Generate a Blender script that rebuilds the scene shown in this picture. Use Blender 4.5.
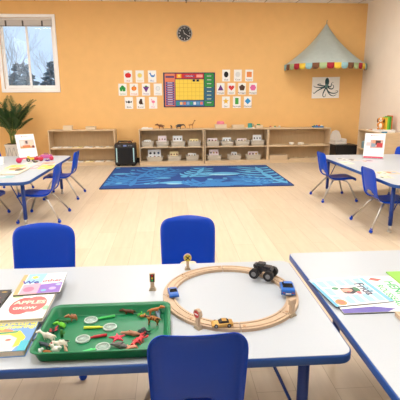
import bpy, bmesh, math, random
from mathutils import Vector, Matrix, Euler
random.seed(7)
for o in list(bpy.data.objects): bpy.data.objects.remove(o)
SC = bpy.context.scene
COL = SC.collection
PI = math.pi
# ------------------------------------------------------------------ camera
H = 1.29; F = 434.0
def _n(v): return Vector(v).normalized()
CY = _n((-30, -103, F)); dn = Vector((10, 1830, F)); dn = (dn - CY*dn.dot(CY)).normalized()
CZ = -dn; CX = CY.cross(CZ)
def cam_to_world(c): return Vector((CX.dot(c), CY.dot(c), CZ.dot(c)))
right, down, fwd = cam_to_world(Vector((1,0,0))), cam_to_world(Vector((0,1,0))), cam_to_world(Vector((0,0,1)))
cam = bpy.data.cameras.new('camera'); cam.sensor_width = 36; cam.lens = F/400*36; cam.clip_end = 200
co = bpy.data.objects.new('camera', cam); COL.objects.link(co); SC.camera = co
m = Matrix((( right.x, -down.x, -fwd.x, 0), (right.y, -down.y, -fwd.y, 0), (right.z, -down.z, -fwd.z, H), (0,0,0,1)))
co.matrix_world = m
def at(px, py, z=0.0):
    d = cam_to_world(Vector((px-200, py-200, F))); t = (z-H)/d.z
    return Vector((d.x*t, d.y*t, z))
def atY(px, py, y):
    d = cam_to_world(Vector((px-200, py-200, F))); t = y/d.y
    return Vector((d.x*t, y, H+d.z*t))
# ------------------------------------------------------------------ world, light, exposure
W = bpy.data.worlds.new('world'); SC.world = W; W.use_nodes = True
bg = W.node_tree.nodes['Background']; bg.inputs[0].default_value = (0.60, 0.78, 1.0, 1); bg.inputs[1].default_value = 1.12
SC.view_settings.view_transform = 'Standard'; SC.view_settings.look = 'None'; SC.view_settings.gamma = 1
SC.view_settings.use_curve_mapping = False; SC.view_settings.exposure = 0.0
LIGHT_EMIT = 17.8      # ceiling troffers
DAYLIGHT = 60
# ------------------------------------------------------------------ materials
def lin(c):
    return tuple(((x/255)/12.92 if x/255 <= .04045 else ((x/255+.055)/1.055)**2.4) for x in c) + (1,)
MATS = {}
def mat(name, rgb, rough=.5, metal=0, noise=0, scale=20, spec=.5, bump=0, emit=0, trans=0, alpha=1, coat=0, stretch=None):
    if name in MATS: return MATS[name]
    M = bpy.data.materials.new(name); M.use_nodes = True; MATS[name] = M
    nt = M.node_tree; b = nt.nodes['Principled BSDF']; c = lin(rgb)
    b.inputs['Base Color'].default_value = c; b.inputs['Roughness'].default_value = rough
    b.inputs['Metallic'].default_value = metal; b.inputs['Specular IOR Level'].default_value = spec
    if trans: b.inputs['Transmission Weight'].default_value = trans
    if alpha < 1: b.inputs['Alpha'].default_value = alpha
    if coat: b.inputs['Coat Weight'].default_value = coat
    if emit:
        b.inputs['Emission Color'].default_value = c; b.inputs['Emission Strength'].default_value = emit
    if noise or bump:
        tc = nt.nodes.new('ShaderNodeTexCoord'); nz = nt.nodes.new('ShaderNodeTexNoise')
        nz.inputs['Scale'].default_value = scale; nz.inputs['Detail'].default_value = 4
        mp = nt.nodes.new('ShaderNodeMapping'); nt.links.new(tc.outputs['Object'], mp.inputs[0]); nt.links.new(mp.outputs[0], nz.inputs['Vector'])
        if stretch: mp.inputs['Scale'].default_value = stretch
        if noise:
            r = nt.nodes.new('ShaderNodeValToRGB')
            r.color_ramp.elements[0].position = .3; r.color_ramp.elements[1].position = .7
            r.color_ramp.elements[0].color = tuple(x*(1-noise) for x in c[:3])+(1,)
            r.color_ramp.elements[1].color = tuple(min(1, x*(1+noise)) for x in c[:3])+(1,)
            nt.links.new(nz.outputs[0], r.inputs[0]); nt.links.new(r.outputs[0], b.inputs['Base Color'])
        if bump:
            bp = nt.nodes.new('ShaderNodeBump'); bp.inputs['Strength'].default_value = bump; bp.inputs['Distance'].default_value = .002
            nt.links.new(nz.outputs[0], bp.inputs['Height']); nt.links.new(bp.outputs[0], b.inputs['Normal'])
    return M
M_ORANGE = mat('orange_wall_paint', (238, 190, 122), .75, noise=.02, scale=6, bump=.05)
M_CREAM = mat('cream_wall_paint', (240, 228, 212), .8, noise=.015, scale=5)
M_WOOD = mat('birch_board', (212, 186, 150), .5, noise=.06, scale=6, stretch=(1, 1, 14))
M_WOODB = mat('birch_back_board', (203, 174, 134), .6, noise=.05, scale=5, stretch=(10, 10, 1))
M_BEECH = mat('beech_toy_wood', (194, 168, 140), .5, noise=.06, scale=60)
M_BLUE = mat('blue_chair_plastic', (3, 66, 190), .38, spec=.3)
M_EDGE = mat('blue_table_edge', (20, 74, 150), .4)
M_LEGB = mat('blue_leg_paint', (14, 56, 142), .35)
M_TOP = mat('grey_white_laminate', (184, 191, 198), .35, noise=.05, scale=350, spec=.4)
M_CHROME = mat('chrome_tube', (196, 192, 188), .33, metal=1)
M_WHITE = mat('white_plastic', (236, 236, 232), .45)
M_PAPER = mat('white_paper', (243, 242, 238), .8)
M_BASK = mat('cream_basket_plastic', (208, 198, 180), .5)
M_BLACK = mat('black_plastic', (20, 20, 22), .45)
M_DARK = mat('dark_print', (40, 40, 46), .7)
M_GREEN = mat('green_tray_plastic', (4, 116, 72), .38)
M_PAGES = mat('book_page_edges', (226, 216, 196), .8, noise=.08, scale=300)
def C(r, g, b, rough=.5, **k): return mat('paint_%d_%d_%d_%d' % (r, g, b, int(rough*100)), (r, g, b), rough, **k)
def floor_mat():
    M = bpy.data.materials.new('light_plank_floor'); M.use_nodes = True; nt = M.node_tree; b = nt.nodes['Principled BSDF']
    tc = nt.nodes.new('ShaderNodeTexCoord'); mp = nt.nodes.new('ShaderNodeMapping'); mp.inputs['Rotation'].default_value = (0, 0, PI/2)
    br = nt.nodes.new('ShaderNodeTexBrick'); br.inputs['Scale'].default_value = 1; br.inputs['Brick Width'].default_value = 1.22
    br.inputs['Row Height'].default_value = .18; br.inputs['Mortar Size'].default_value = .0015; br.inputs['Mortar Smooth'].default_value = .3
    br.offset = .37; br.inputs['Bias'].default_value = 0
    br.inputs['Color1'].default_value = lin((222, 203, 178)); br.inputs['Color2'].default_value = lin((214, 194, 167)); br.inputs['Mortar'].default_value = lin((184, 160, 130))
    nz = nt.nodes.new('ShaderNodeTexNoise'); nz.inputs['Scale'].default_value = 3; nz.inputs['Detail'].default_value = 6
    mp2 = nt.nodes.new('ShaderNodeMapping'); mp2.inputs['Scale'].default_value = (9, .9, 1)
    mx = nt.nodes.new('ShaderNodeMix'); mx.data_type = 'RGBA'; mx.blend_type = 'MULTIPLY'; mx.inputs[0].default_value = .5
    rp = nt.nodes.new('ShaderNodeValToRGB'); rp.color_ramp.elements[0].position = .3; rp.color_ramp.elements[0].color = (.84, .82, .79, 1)
    rp.color_ramp.elements[1].position = .65; rp.color_ramp.elements[1].color = (1, 1, 1, 1)
    L = nt.links.new
    L(tc.outputs['Object'], mp.inputs[0]); L(mp.outputs[0], br.inputs['Vector']); L(tc.outputs['Object'], mp2.inputs[0]); L(mp2.outputs[0], nz.inputs['Vector'])
    L(nz.outputs[0], rp.inputs[0]); L(br.outputs['Color'], mx.inputs[6]); L(rp.outputs[0], mx.inputs[7]); L(mx.outputs[2], b.inputs['Base Color'])
    b.inputs['Roughness'].default_value = .42; b.inputs['Specular IOR Level'].default_value = .4
    return M
def ceil_mat():
    M = bpy.data.materials.new('ceiling_tile'); M.use_nodes = True; nt = M.node_tree; b = nt.nodes['Principled BSDF']
    tc = nt.nodes.new('ShaderNodeTexCoord'); br = nt.nodes.new('ShaderNodeTexBrick'); br.offset = 0; br.inputs['Scale'].default_value = 1
    br.inputs['Brick Width'].default_value = .61; br.inputs['Row Height'].default_value = 1.22; br.inputs['Mortar Size'].default_value = .012
    br.inputs['Color1'].default_value = lin((244, 240, 236)); br.inputs['Color2'].default_value = lin((240, 236, 232)); br.inputs['Mortar'].default_value = lin((190, 180, 168))
    nt.links.new(tc.outputs['Object'], br.inputs['Vector']); nt.links.new(br.outputs['Color'], b.inputs['Base Color']); b.inputs['Roughness'].default_value = .9
    return M
# ------------------------------------------------------------------ mesh helpers
class MB:
    """collects shapes in one bmesh, each with a material slot"""
    def __init__(s): s.bm = bmesh.new(); s.mats = []
    def slot(s, m):
        if m not in s.mats: s.mats.append(m)
        return s.mats.index(m)
    def _fin(s, vs, m, mx, smooth=False):
        if mx is not None:
            bmesh.ops.transform(s.bm, matrix=mx, verts=vs)
        i = s.slot(m); fs = set()
        for v in vs:
            for f in v.link_faces: fs.add(f)
        for f in fs: f.material_index = i; f.smooth = smooth
        return vs
    def box(s, c, d, m, rot=(0,0,0), bevel=0, seg=2, mx=None):
        r = bmesh.ops.create_cube(s.bm, size=1); vs = r['verts']
        bmesh.ops.scale(s.bm, vec=d, verts=vs)
        if bevel:
            es = set(e for v in vs for e in v.link_edges)
            rr = bmesh.ops.bevel(s.bm, geom=list(es), offset=bevel, segments=seg, affect='EDGES', profile=.5)
            vs = list(set(v for f in rr['faces'] for v in f.verts) | set(v for v in vs if v.is_valid))
        T = Matrix.Translation(c) @ Euler(rot).to_matrix().to_4x4()
        if mx is not None: T = mx @ T
        return s._fin(vs, m, T, False)
    def ell(s, c, r, m, rot=(0,0,0), u=14, v=9, mx=None):
        rr = bmesh.ops.create_uvsphere(s.bm, u_segments=u, v_segments=v, radius=1); vs = rr['verts']
        bmesh.ops.scale(s.bm, vec=r if hasattr(r, '__len__') else (r, r, r), verts=vs)
        T = Matrix.Translation(c) @ Euler(rot).to_matrix().to_4x4()
        if mx is not None: T = mx @ T
        return s._fin(vs, m, T, True)
    def cyl(s, c, r, h, m, rot=(0,0,0), seg=20, r2=None, mx=None, smooth=True):
        rr = bmesh.ops.create_cone(s.bm, cap_ends=True, segments=seg, radius1=r, radius2=r if r2 is None else r2, depth=h); vs = rr['verts']
        T = Matrix.Translation(c) @ Euler(rot).to_matrix().to_4x4()
        if mx is not None: T = mx @ T
        s._fin(vs, m, T, False)
        if smooth:
            for v in vs:
                for f in v.link_faces:
                    if len(f.verts) == 4: f.smooth = True
        return vs
    def tube(s, pts, r, m, seg=8, radii=None, cap=True):
        pts = [Vector(p) for p in pts]; rings = []; i = s.slot(m); prev = None
        for k, p in enumerate(pts):
            a = pts[max(k-1, 0)]; b = pts[min(k+1, len(pts)-1)]; t = (b-a).normalized()
            if prev is None:
                n = t.orthogonal().normalized()
            else:
                n = (prev - t*prev.dot(t)).normalized()
            prev = n; bn = t.cross(n); rad = radii[k] if radii else r
            rings.append([s.bm.verts.new(p + (n*math.cos(2*PI*j/seg) + bn*math.sin(2*PI*j/seg))*rad) for j in range(seg)])
        for k in range(len(rings)-1):
            for j in range(seg):
                f = s.bm.faces.new((rings[k][j], rings[k][(j+1) % seg], rings[k+1][(j+1) % seg], rings[k+1][j])); f.smooth = True; f.material_index = i
        if cap:
            for rg in (rings[0][::-1], rings[-1]):
                f = s.bm.faces.new(rg); f.material_index = i
    def lathe(s, prof, m, c=(0,0,0), seg=24, mx=None, closed=False):
        T = Matrix.Translation(c); T = mx @ T if mx is not None else T; i = s.slot(m); rings = []
        for (r, z) in prof:
            rings.append([s.bm.verts.new(T @ Vector((max(r, 1e-5)*math.cos(2*PI*j/seg), max(r, 1e-5)*math.sin(2*PI*j/seg), z))) for j in range(seg)])
        n = len(rings)
        for k in range(n if closed else n-1):
            a, b = rings[k], rings[(k+1) % n]
            for j in range(seg):
                f = s.bm.faces.new((a[j], a[(j+1) % seg], b[(j+1) % seg], b[j])); f.smooth = True; f.material_index = i
    def prism(s, poly, h, m, mx=None, side=None, z0=0):
        """2D polygon in xy extruded from z0 to z0+h"""
        T = mx if mx is not None else Matrix.Identity(4); i = s.slot(m); j = s.slot(side or m)
        a = [s.bm.verts.new(T @ Vector((x, y, z0))) for x, y in poly]; b = [s.bm.verts.new(T @ Vector((x, y, z0+h))) for x, y in poly]
        f = s.bm.faces.new(b); f.material_index = i
        f = s.bm.faces.new(a[::-1]); f.material_index = j
        n = len(poly)
        for k in range(n):
            f = s.bm.faces.new((a[k], a[(k+1) % n], b[(k+1) % n], b[k])); f.material_index = j
    def text(s, txt, size, m, mx=None, depth=.0002, align='CENTER', bold=0, sx=1):
        cu = bpy.data.curves.new('txt', 'FONT'); cu.body = txt; cu.size = size; cu.align_x = align; cu.align_y = 'CENTER'; cu.extrude = depth; cu.offset = bold
        cu.resolution_u = 3
        o = bpy.data.objects.new('txt', cu); COL.objects.link(o); dg = bpy.context.evaluated_depsgraph_get(); dg.update()
        me = bpy.data.meshes.new_from_object(o.evaluated_get(dg)); bpy.data.objects.remove(o); bpy.data.curves.remove(cu)
        n0 = len(s.bm.verts); nf = len(s.bm.faces); s.bm.from_mesh(me); s.bm.verts.ensure_lookup_table(); s.bm.faces.ensure_lookup_table()
        vs = s.bm.verts[n0:]; i = s.slot(m)
        T = (mx if mx is not None else Matrix.Identity(4)) @ Matrix.Diagonal((sx, 1, 1, 1))
        bmesh.ops.transform(s.bm, matrix=T, verts=vs)
        for f in s.bm.faces[nf:]: f.material_index = i
        bpy.data.meshes.remove(me)
    def mesh(s, name, fixn=True):
        if fixn: bmesh.ops.recalc_face_normals(s.bm, faces=s.bm.faces)
        me = bpy.data.meshes.new(name); s.bm.to_mesh(me); s.bm.free()
        for m_ in s.mats: me.materials.append(m_)
        return me
    def build(s, name, parent=None, loc=(0,0,0), rot=(0,0,0), fixn=True):
        o = bpy.data.objects.new(name, s.mesh(name, fixn)); COL.objects.link(o); o.location = loc; o.rotation_euler = rot
        if parent: o.parent = parent
        return o
def tag(o, label, cat, group=None):
    o['label'] = label; o['category'] = cat
    if group: o['group'] = group
    return o
def struct(o): o['kind'] = 'structure'; return o
def thing(name, label, cat, loc=(0,0,0), rz=0, group=None):
    o = bpy.data.objects.new(name, None); o.empty_display_size = .05; COL.objects.link(o); o.location = loc; o.rotation_euler = (0, 0, rz)
    return tag(o, label, cat, group)
def one(mb, name, label, cat, loc=(0,0,0), rot=(0,0,0), group=None):
    return tag(mb.build(name, None, loc, rot), label, cat, group)
def dup(root, loc=None, rz=None, label=None, group=None):
    def cp(o, par):
        c = o.copy(); COL.objects.link(c); c.parent = par
        for ch in [x for x in list(bpy.data.objects) if x.parent == o]: cp(ch, c)
        return c
    c = cp(root, None)
    if loc is not None: c.location = loc
    if rz is not None: c.rotation_euler = (0, 0, rz)
    if label: c['label'] = label
    if group: c['group'] = group
    return c
def evalmods(o):
    dg = bpy.context.evaluated_depsgraph_get(); dg.update()
    me = bpy.data.meshes.new_from_object(o.evaluated_get(dg)); old = o.data; o.modifiers.clear(); o.data = me
    return o
def TR(x=0, y=0, z=0, rx=0, ry=0, rz=0): return Matrix.Translation((x, y, z)) @ Euler((rx, ry, rz)).to_matrix().to_4x4()
def rrect(w, d, r, n=6, cx=0, cy=0):
    out = []
    for sx, sy, a0 in ((1, 1, 0), (-1, 1, 90), (-1, -1, 180), (1, -1, 270)):
        for k in range(n+1):
            a = math.radians(a0+90*k/n); out.append((cx+sx*(w/2-r)+r*math.cos(a), cy+sy*(d/2-r)+r*math.sin(a)))
    return out
def ngon(n, r, a0=PI/2, sx=1, sy=1, cx=0, cy=0): return [(cx+r*sx*math.cos(a0+2*PI*k/n), cy+r*sy*math.sin(a0+2*PI*k/n)) for k in range(n)]
def star(n, r, r2, cx=0, cy=0): return [(cx+(r if k % 2 == 0 else r2)*math.cos(PI/2+PI*k/n), cy+(r if k % 2 == 0 else r2)*math.sin(PI/2+PI*k/n)) for k in range(2*n)]

# ------------------------------------------------------------------ room
YB, XR, XL, YF, HC = 8.80, 3.86, -4.6, -3.0, 3.03
b = MB(); b.box(((XL+XR)/2, (YB+YF)/2, -.05), (XR-XL+.4, YB-YF+.4, .1), floor_mat()); struct(b.build('floor'))
b = MB(); b.box(((XL+XR)/2, (YB+YF)/2, HC+.05), (XR-XL+.4, YB-YF+.4, .1), ceil_mat()); struct(b.build('ceiling'))
wx0, wx1, wz0, wz1 = -3.14, -2.165, 1.455, 2.735          # opening
b = MB(); t = .2; y = YB+t/2
b.box(((XL-.2+wx0)/2, y, HC/2), (wx0-XL+.2, t, HC), M_ORANGE); b.box(((XR+.2+wx1)/2, y, HC/2), (XR+.2-wx1, t, HC), M_ORANGE)
b.box(((wx0+wx1)/2, y, wz0/2), (wx1-wx0, t, wz0), M_ORANGE); b.box(((wx0+wx1)/2, y, (HC+wz1)/2), (wx1-wx0, t, HC-wz1), M_ORANGE)
struct(b.build('wall_back'))
b = MB(); b.box((XR+.1, (YB+YF)/2, HC/2), (.2, YB-YF, HC), M_CREAM); struct(b.build('wall_right'))
b = MB(); b.box((XL-.1, (YB+YF)/2, HC/2), (.2, YB-YF, HC), M_CREAM); struct(b.build('wall_left'))
b = MB(); b.box(((XL+XR)/2, YF-.1, HC/2), (XR-XL+.4, .2, HC), M_CREAM); struct(b.build('wall_front'))
M_BB = mat('black_rubber_baseboard', (38, 34, 32), .6)
b = MB(); b.box(((XL+XR)/2, YB-.005, .05), (XR-XL, .01, .1), M_BB); struct(b.build('baseboard_back'))
b = MB(); b.box((XR-.005, (YB+YF)/2, .05), (.01, YB-YF-.02, .1), M_BB); struct(b.build('baseboard_right'))
# window
M_VINYL = mat('white_vinyl_frame', (250, 249, 248), .4)
w = struct(bpy.data.objects.new('window_1', None)); COL.objects.link(w); w.location = (0, 0, 0)
b = MB(); fx0, fx1, fz0, fz1 = wx0-.06, wx1+.06, wz0-.065, wz1+.06
for c, d in ((((fx0+wx0)/2, YB-.01, (fz0+fz1)/2), (wx0-fx0, .03, fz1-fz0)), (((fx1+wx1)/2, YB-.01, (fz0+fz1)/2), (fx1-wx1, .03, fz1-fz0)),
             (((fx0+fx1)/2, YB-.01, (fz0+wz0)/2), (fx1-fx0, .034, wz0-fz0)), (((fx0+fx1)/2, YB-.01, (fz1+wz1)/2), (fx1-fx0, .034, fz1-wz1))):
    b.box(c, d, M_VINYL, bevel=.006)
b.build('casing', w)
b = MB(); g = .001
b.box((wx0+.006+g, YB+.1, (wz0+wz1)/2), (.012, .16, wz1-wz0-.01), M_VINYL); b.box((wx1-.006-g, YB+.1, (wz0+wz1)/2), (.012, .16, wz1-wz0-.01), M_VINYL)
b.box(((wx0+wx1)/2, YB+.1, wz0+.007), (wx1-wx0-.03, .16, .012), M_VINYL); b.box(((wx0+wx1)/2, YB+.1, wz1-.007), (wx1-wx0-.03, .16, .012), M_VINYL)
b.build('reveal', w)
M_GLASS = bpy.data.materials.new('window_glass'); M_GLASS.use_nodes = True
nt = M_GLASS.node_tree; nt.nodes.clear(); out = nt.nodes.new('ShaderNodeOutputMaterial'); tb = nt.nodes.new('ShaderNodeBsdfTransparent'); gl = nt.nodes.new('ShaderNodeBsdfGlossy')
mx_ = nt.nodes.new('ShaderNodeMixShader'); mx_.inputs[0].default_value = .015; gl.inputs['Roughness'].default_value = .02
nt.links.new(tb.outputs[0], mx_.inputs[1]); nt.links.new(gl.outputs[0], mx_.inputs[2]); nt.links.new(mx_.outputs[0], out.inputs[0])
xm = (wx0+wx1)/2-.02
for nm, x0, x1, yy in (('sash', wx0+.015, xm+.03, YB+.06), ('sash', xm-.02, wx1-.015, YB+.1)):
    b = MB(); z0, z1 = wz0+.016, wz1-.016; fw = .038
    b.box((x0+fw/2, yy, (z0+z1)/2), (fw, .03, z1-z0), M_VINYL); b.box((x1-fw/2, yy, (z0+z1)/2), (fw, .03, z1-z0), M_VINYL)
    b.box(((x0+x1)/2, yy, z0+.025), (x1-x0-2*fw, .03, .05), M_VINYL); b.box(((x0+x1)/2, yy, z1-.02), (x1-x0-2*fw, .03, .04), M_VINYL)
    s_ = b.build(nm, w)
    b = MB(); b.box(((x0+x1)/2, yy, (z0+z1)/2+.005), (x1-x0-2*fw-.002, .006, z1-z0-.094), M_GLASS); b.build('pane', s_)
# raised blind
bl = thing('window_blind', 'grey slatted blind raised to the top of the window', 'blind', (xm+.02, YB+.02, 0))
b = MB()
for k in range(9): b.box((0, 0, wz1-.055-.009*k), (wx1-wx0-.04, .03, .006), C(226, 222, 218))
b.build('slat_stack', bl)
b = MB(); b.box((0, 0, wz1-.03), (wx1-wx0-.03, .035, .035), C(214, 210, 204)); b.build('headrail', bl)
b = MB(); b.box((0, 0, wz1-.142), (wx1-wx0-.04, .032, .016), C(180, 172, 164)); b.build('bottom_rail', bl)
for x in (-.36, -.05, .30):
    b = MB(); b.box((x, -.018, wz1-.1), (.03, .006, .1), C(88, 80, 76)); b.build('clip', bl)
# outside
M_SNOW = mat('outside_ground', (170, 172, 168), .9, noise=.2, scale=3)
b = MB(); b.box((-8, 29.1, -.35), (60, 40, .1), M_SNOW); struct(b.build('ground_outside'))
M_BARK = mat('grey_bark', (150, 146, 146), .9)
def bare_tree(x, y, h, seed, label):
    rnd = random.Random(seed); b = MB()
    def br(p, d, L, r, n):
        q = p + d*L; b.tube([p, (p+q)/2+Vector((rnd.uniform(-1, 1), 0, rnd.uniform(-1, 1)))*L*.04, q], r, M_BARK, 5, [r, r*.85, r*.65], cap=False)
        if n:
            for k in range(3 if n > 2 else 2+(rnd.random() < .6)):
                a = rnd.uniform(-.75, .75); dd = (d+Vector((a, rnd.uniform(-.6, .6), .25))).normalized()
                br(p + d*L*rnd.uniform(.45, 1), dd, L*rnd.uniform(.6, .78), r*.55, n-1)
    br(Vector((0, 0, 0)), Vector((.03, 0, 1)).normalized(), h*.34, .022, 6)
    return one(b, 'bare_tree', label, 'tree', (x, y, -.3), group='bare trees outside the window')
bare_tree(-4.85, 14.2, 4.2, 3, 'leafless tree seen through the left window pane')
bare_tree(-4.05, 16.5, 4.6, 11, 'leafless tree behind the right window pane at its edge')
M_EVG = mat('hazy_evergreen_needles', (136, 150, 158), .9, noise=.25, scale=8)  # pale grey-blue: outdoor haze is mixed into the needle colour
def evergreen(x, y, h, w_, seed, label):
    rnd = random.Random(seed); t = thing('evergreen_tree', label, 'tree', (x, y, -.3), group='evergreens outside the window')
    b = MB()
    for k in range(230):
        f = rnd.random()*.96; a = rnd.uniform(0, 2*PI); z = h*(.12+.86*f); rr = w_*(1-f)*rnd.uniform(.35, 1)
        p = Vector((rr*math.cos(a), rr*math.sin(a), z)); q = p + Vector((math.cos(a), math.sin(a), rnd.uniform(-.25, .5)))*.34*(1.3-f)
        b.tube([p, q], .1, M_EVG, 5, [.10*(1.15-f)+.03, .01])
    b.build('foliage', t)
    b = MB(); b.cyl((0, 0, h*.3), .08, h*.6, M_BARK, r2=.03); b.build('trunk', t)
for i, a in enumerate(((-5.3, 17, 3.0, .9), (-4.6, 18, 3.1, .9), (-6.1, 18.6, 3.1, 1.0), (-5.5, 15.3, 2.5, .7), (-3.95, 16.3, 2.4, .8), (-4.5, 14.6, 2.5, .65), (-7.1, 19.3, 3.0, .9))):
    evergreen(*a, i, ['low evergreen in the middle of the window view', 'tallest evergreen just right of the window mullion', 'evergreen behind the left pane, farthest back', 'short evergreen in the left pane',
        'evergreen at the right edge of the right pane', 'lowest evergreen nearest the glass', 'evergreen at the far left edge of the left pane'][i])
# ceiling lights
M_LAMP = bpy.data.materials.new('light_diffuser'); M_LAMP.use_nodes = True
pb = M_LAMP.node_tree.nodes['Principled BSDF']; pb.inputs['Base Color'].default_value = (.9, .9, .9, 1); pb.inputs['Emission Color'].default_value = (1, .975, .945, 1); pb.inputs['Emission Strength'].default_value = LIGHT_EMIT
LP = [(x, y) for x in (-3.1, -.3, 2.5) for y in (.9, 3.6, 6.3)]
for i, (x, y) in enumerate(LP):
    t = thing('ceiling_light', 'ceiling light panel, %s row, %s' % (['left', 'middle', 'right'][i//3], ['farthest from the back wall', 'second from the back wall', 'nearest the back wall'][i % 3]), 'ceiling light', (x, y, HC-.012), group='ceiling light panels')
    b = MB()
    for c, d in (((0, .6, 0), (.62, .02, .02)), ((0, -.6, 0), (.62, .02, .02)), ((.3, 0, 0), (.02, 1.18, .02)), ((-.3, 0, 0), (.02, 1.18, .02))): b.box(c, d, M_WHITE)
    b.build('frame', t)
    b = MB(); b.box((0, 0, .002), (.58, 1.18, .01), M_LAMP); b.build('diffuser', t)
# unseen area lamp giving daylight from the left wall; no window is built there
ad = bpy.data.lights.new('daylight', 'AREA'); ad.shape = 'RECTANGLE'; ad.size = 2.6; ad.size_y = 1.3; ad.energy = DAYLIGHT; ad.color = (.86, .93, 1)
lo = bpy.data.objects.new('daylight', ad); COL.objects.link(lo); lo.location = (XL+.03, 3.2, 1.9); lo.rotation_euler = (0, -PI/2, 0)
b = MB(); b.cyl((0, 0, -.004), .13, .008, C(200, 198, 194), seg=32); b.lathe([(.05, -.012), (.09, -.016), (.12, -.008)], M_WHITE)
one(b, 'ceiling_vent', 'round white ceiling vent near the back wall', 'vent', (2.35, 8.35, HC-.002))
b = MB(); b.cyl((0, 0, -.01), .025, .02, M_BLACK); b.tube([(0, 0, -.02), (0, 0, -.05), (.0, 0, -.07)], .008, M_BLACK)
one(b, 'ceiling_hook', 'small black hook hanging from the ceiling above the clock', 'hook', (.33, 8.55, HC))
# ------------------------------------------------------------------ shelving units
def shelf_unit(label, loc, W_=1.255, Hh=.685, D=.32, rz=0, group='open birch shelf units along the back wall', divider=False):
    t = thing('shelf_unit', label, 'shelf', loc, rz, group); p = .02
    for s in (-1, 1):
        b = MB(); b.box((s*(W_/2-p/2), D/2, (Hh-p)/2), (p, D, Hh-p-.001), M_WOOD, bevel=.002); b.build('side_panel', t)
    b = MB(); b.box((0, D/2, Hh-p/2), (W_, D, p), M_WOOD, bevel=.003); b.build('top_panel', t)
    b = MB(); b.box((0, D/2-.006, .335), (W_-2*p-.001, D-.014, p), M_WOOD, bevel=.002); b.build('shelf', t)
    b = MB(); b.box((0, D/2-.006, .055), (W_-2*p-.001, D-.014, p), M_WOOD, bevel=.002); b.box((0, .012, .0225), (W_-2*p-.001, .018, .043), M_WOOD); b.build('bottom_panel', t)
    b = MB(); b.box((0, D-.006, (Hh+.05)/2), (W_-2*p-.002, .01, Hh-p-.07), M_WOODB); b.build('back_panel', t)
    return t
YS = 8.46
SA, SB, SCx, SD = -1.70, .013, 1.282, 2.535
shelf_unit('light wood shelf unit left of the black speaker, nearly empty', (SA, YS+.01, 0))
shelf_unit('light wood shelf unit holding baskets with toy animals standing on top', (SB, YS, 0))
shelf_unit('light wood shelf unit holding baskets with a pink-topped box on top', (SCx, YS, 0))
shelf_unit('light wood shelf unit below the canopy and octopus picture, holding bowls', (SD, YS, 0))
# unit on the right wall (front faces the room)
shelf_unit('light wood shelf unit against the cream right wall behind the poster', (3.53, 7.52, 0), W_=1.04, rz=-PI/2, D=.32, group='')
for o in COL.objects:
    if o.get('group') == '': del o['group']
ZT, ZM, ZB = .685, .345, .065
# baskets
def basket_mesh(wd, dp=.2, h=.10):
    b = MB(); tw, td = wd/2, dp/2; bw, bd = tw*.86, td*.86
    b.box((0, 0, .003), (bw*2, bd*2, .006), M_BASK)
    def wall(p0, p1, q0, q1, n):
        for k in range(n+1):
            f = k/n; a = Vector(p0).lerp(Vector(p1), f); c = Vector(q0).lerp(Vector(q1), f); b.tube([a, c], .0055, M_BASK, 4)
        for ff, rr in ((0, .006), (.32, .004), (.62, .004), (1, .009)):
            b.tube([Vector(p0).lerp(Vector(q0), ff), Vector(p1).lerp(Vector(q1), ff)], rr, M_BASK, 6)
    z0, z1 = .006, h-.009
    A = [(-bw, -bd, z0), (bw, -bd, z0), (bw, bd, z0), (-bw, bd, z0)]; B_ = [(-tw+.01, -td+.01, z1), (tw-.01, -td+.01, z1), (tw-.01, td-.01, z1), (-tw+.01, td-.01, z1)]
    for k in range(4):
        q = [Vector(v)*.985 for v in (A[k], A[(k+1) % 4])]; r_ = [Vector((v[0]*.98, v[1]*.98, v[2]*.9)) for v in (B_[(k+1) % 4], B_[k])]
        b.bm.faces.new([b.bm.verts.new(v) for v in q+r_]).material_index = 0
    for k in range(4): wall(A[k], A[(k+1) % 4], B_[k], B_[(k+1) % 4], 9 if k % 2 == 0 else 6)
    return b.mesh('basket')
bcache = {}
CARDC = [(235, 235, 230), (222, 226, 228), (240, 232, 206), (228, 214, 216)]
DOTS = [(60, 60, 64), (96, 60, 52), (50, 84, 62), (190, 160, 70), (140, 56, 60), (70, 84, 120)]
def card(x, y, z, w_, h_, lean, rgb, seed, label, group):
    rnd = random.Random(seed); b = MB(); b.box((0, 0, h_/2), (w_, .004, h_), C(*rgb, .7))
    n = 2 if w_ < .13 else 3
    for i in range(n):
        for j in range(2):
            cx = (i-(n-1)/2)*w_/n*.95; cz = h_*(.68 if j else .3); r = min(w_/n, h_/2)*.28
            b.prism([(cx+px*rnd.uniform(.8, 1.2), cz+py*rnd.uniform(.8, 1.2)) for px, py in ngon(7, r)], .001, C(*rnd.choice(DOTS), .8), mx=TR(0, -.002, 0, PI/2))
    return one(b, 'picture_card', label, 'card', (x, y, z), (lean, 0, 0), group=group)
seed = 0
def px2x(px, y): return atY(px, 140, y).x
unit_txt = {'b': 'below the toy animals', 'c': 'below the pink cloth'}
ordn = {4: ['leftmost', 'second from left', 'third from left', 'rightmost'], 3: ['leftmost', 'middle', 'rightmost']}
YBK = YS+.125
rows = [('b', 'upper', ZM, [(141, 154, 'lowc'), (156, 169, 'tall'), (170.3, 185.7, 'tall'), (187.3, 201.2, 'yel')]),
        ('b', 'lower', ZB, [(145.4, 163, 'tallw'), (166.7, 181.6, 'tally'), (185.6, 199, 'low')]),
        ('c', 'upper', ZM, [(206, 220, 'lowr'), (221, 234, 'mid'), (235.2, 250, 'low'), (251.2, 265, 'tall')]),
        ('c', 'lower', ZB, [(207, 222, 'tall'), (228, 242, 'mid1'), (246.5, 262, 'mid')])]
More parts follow.
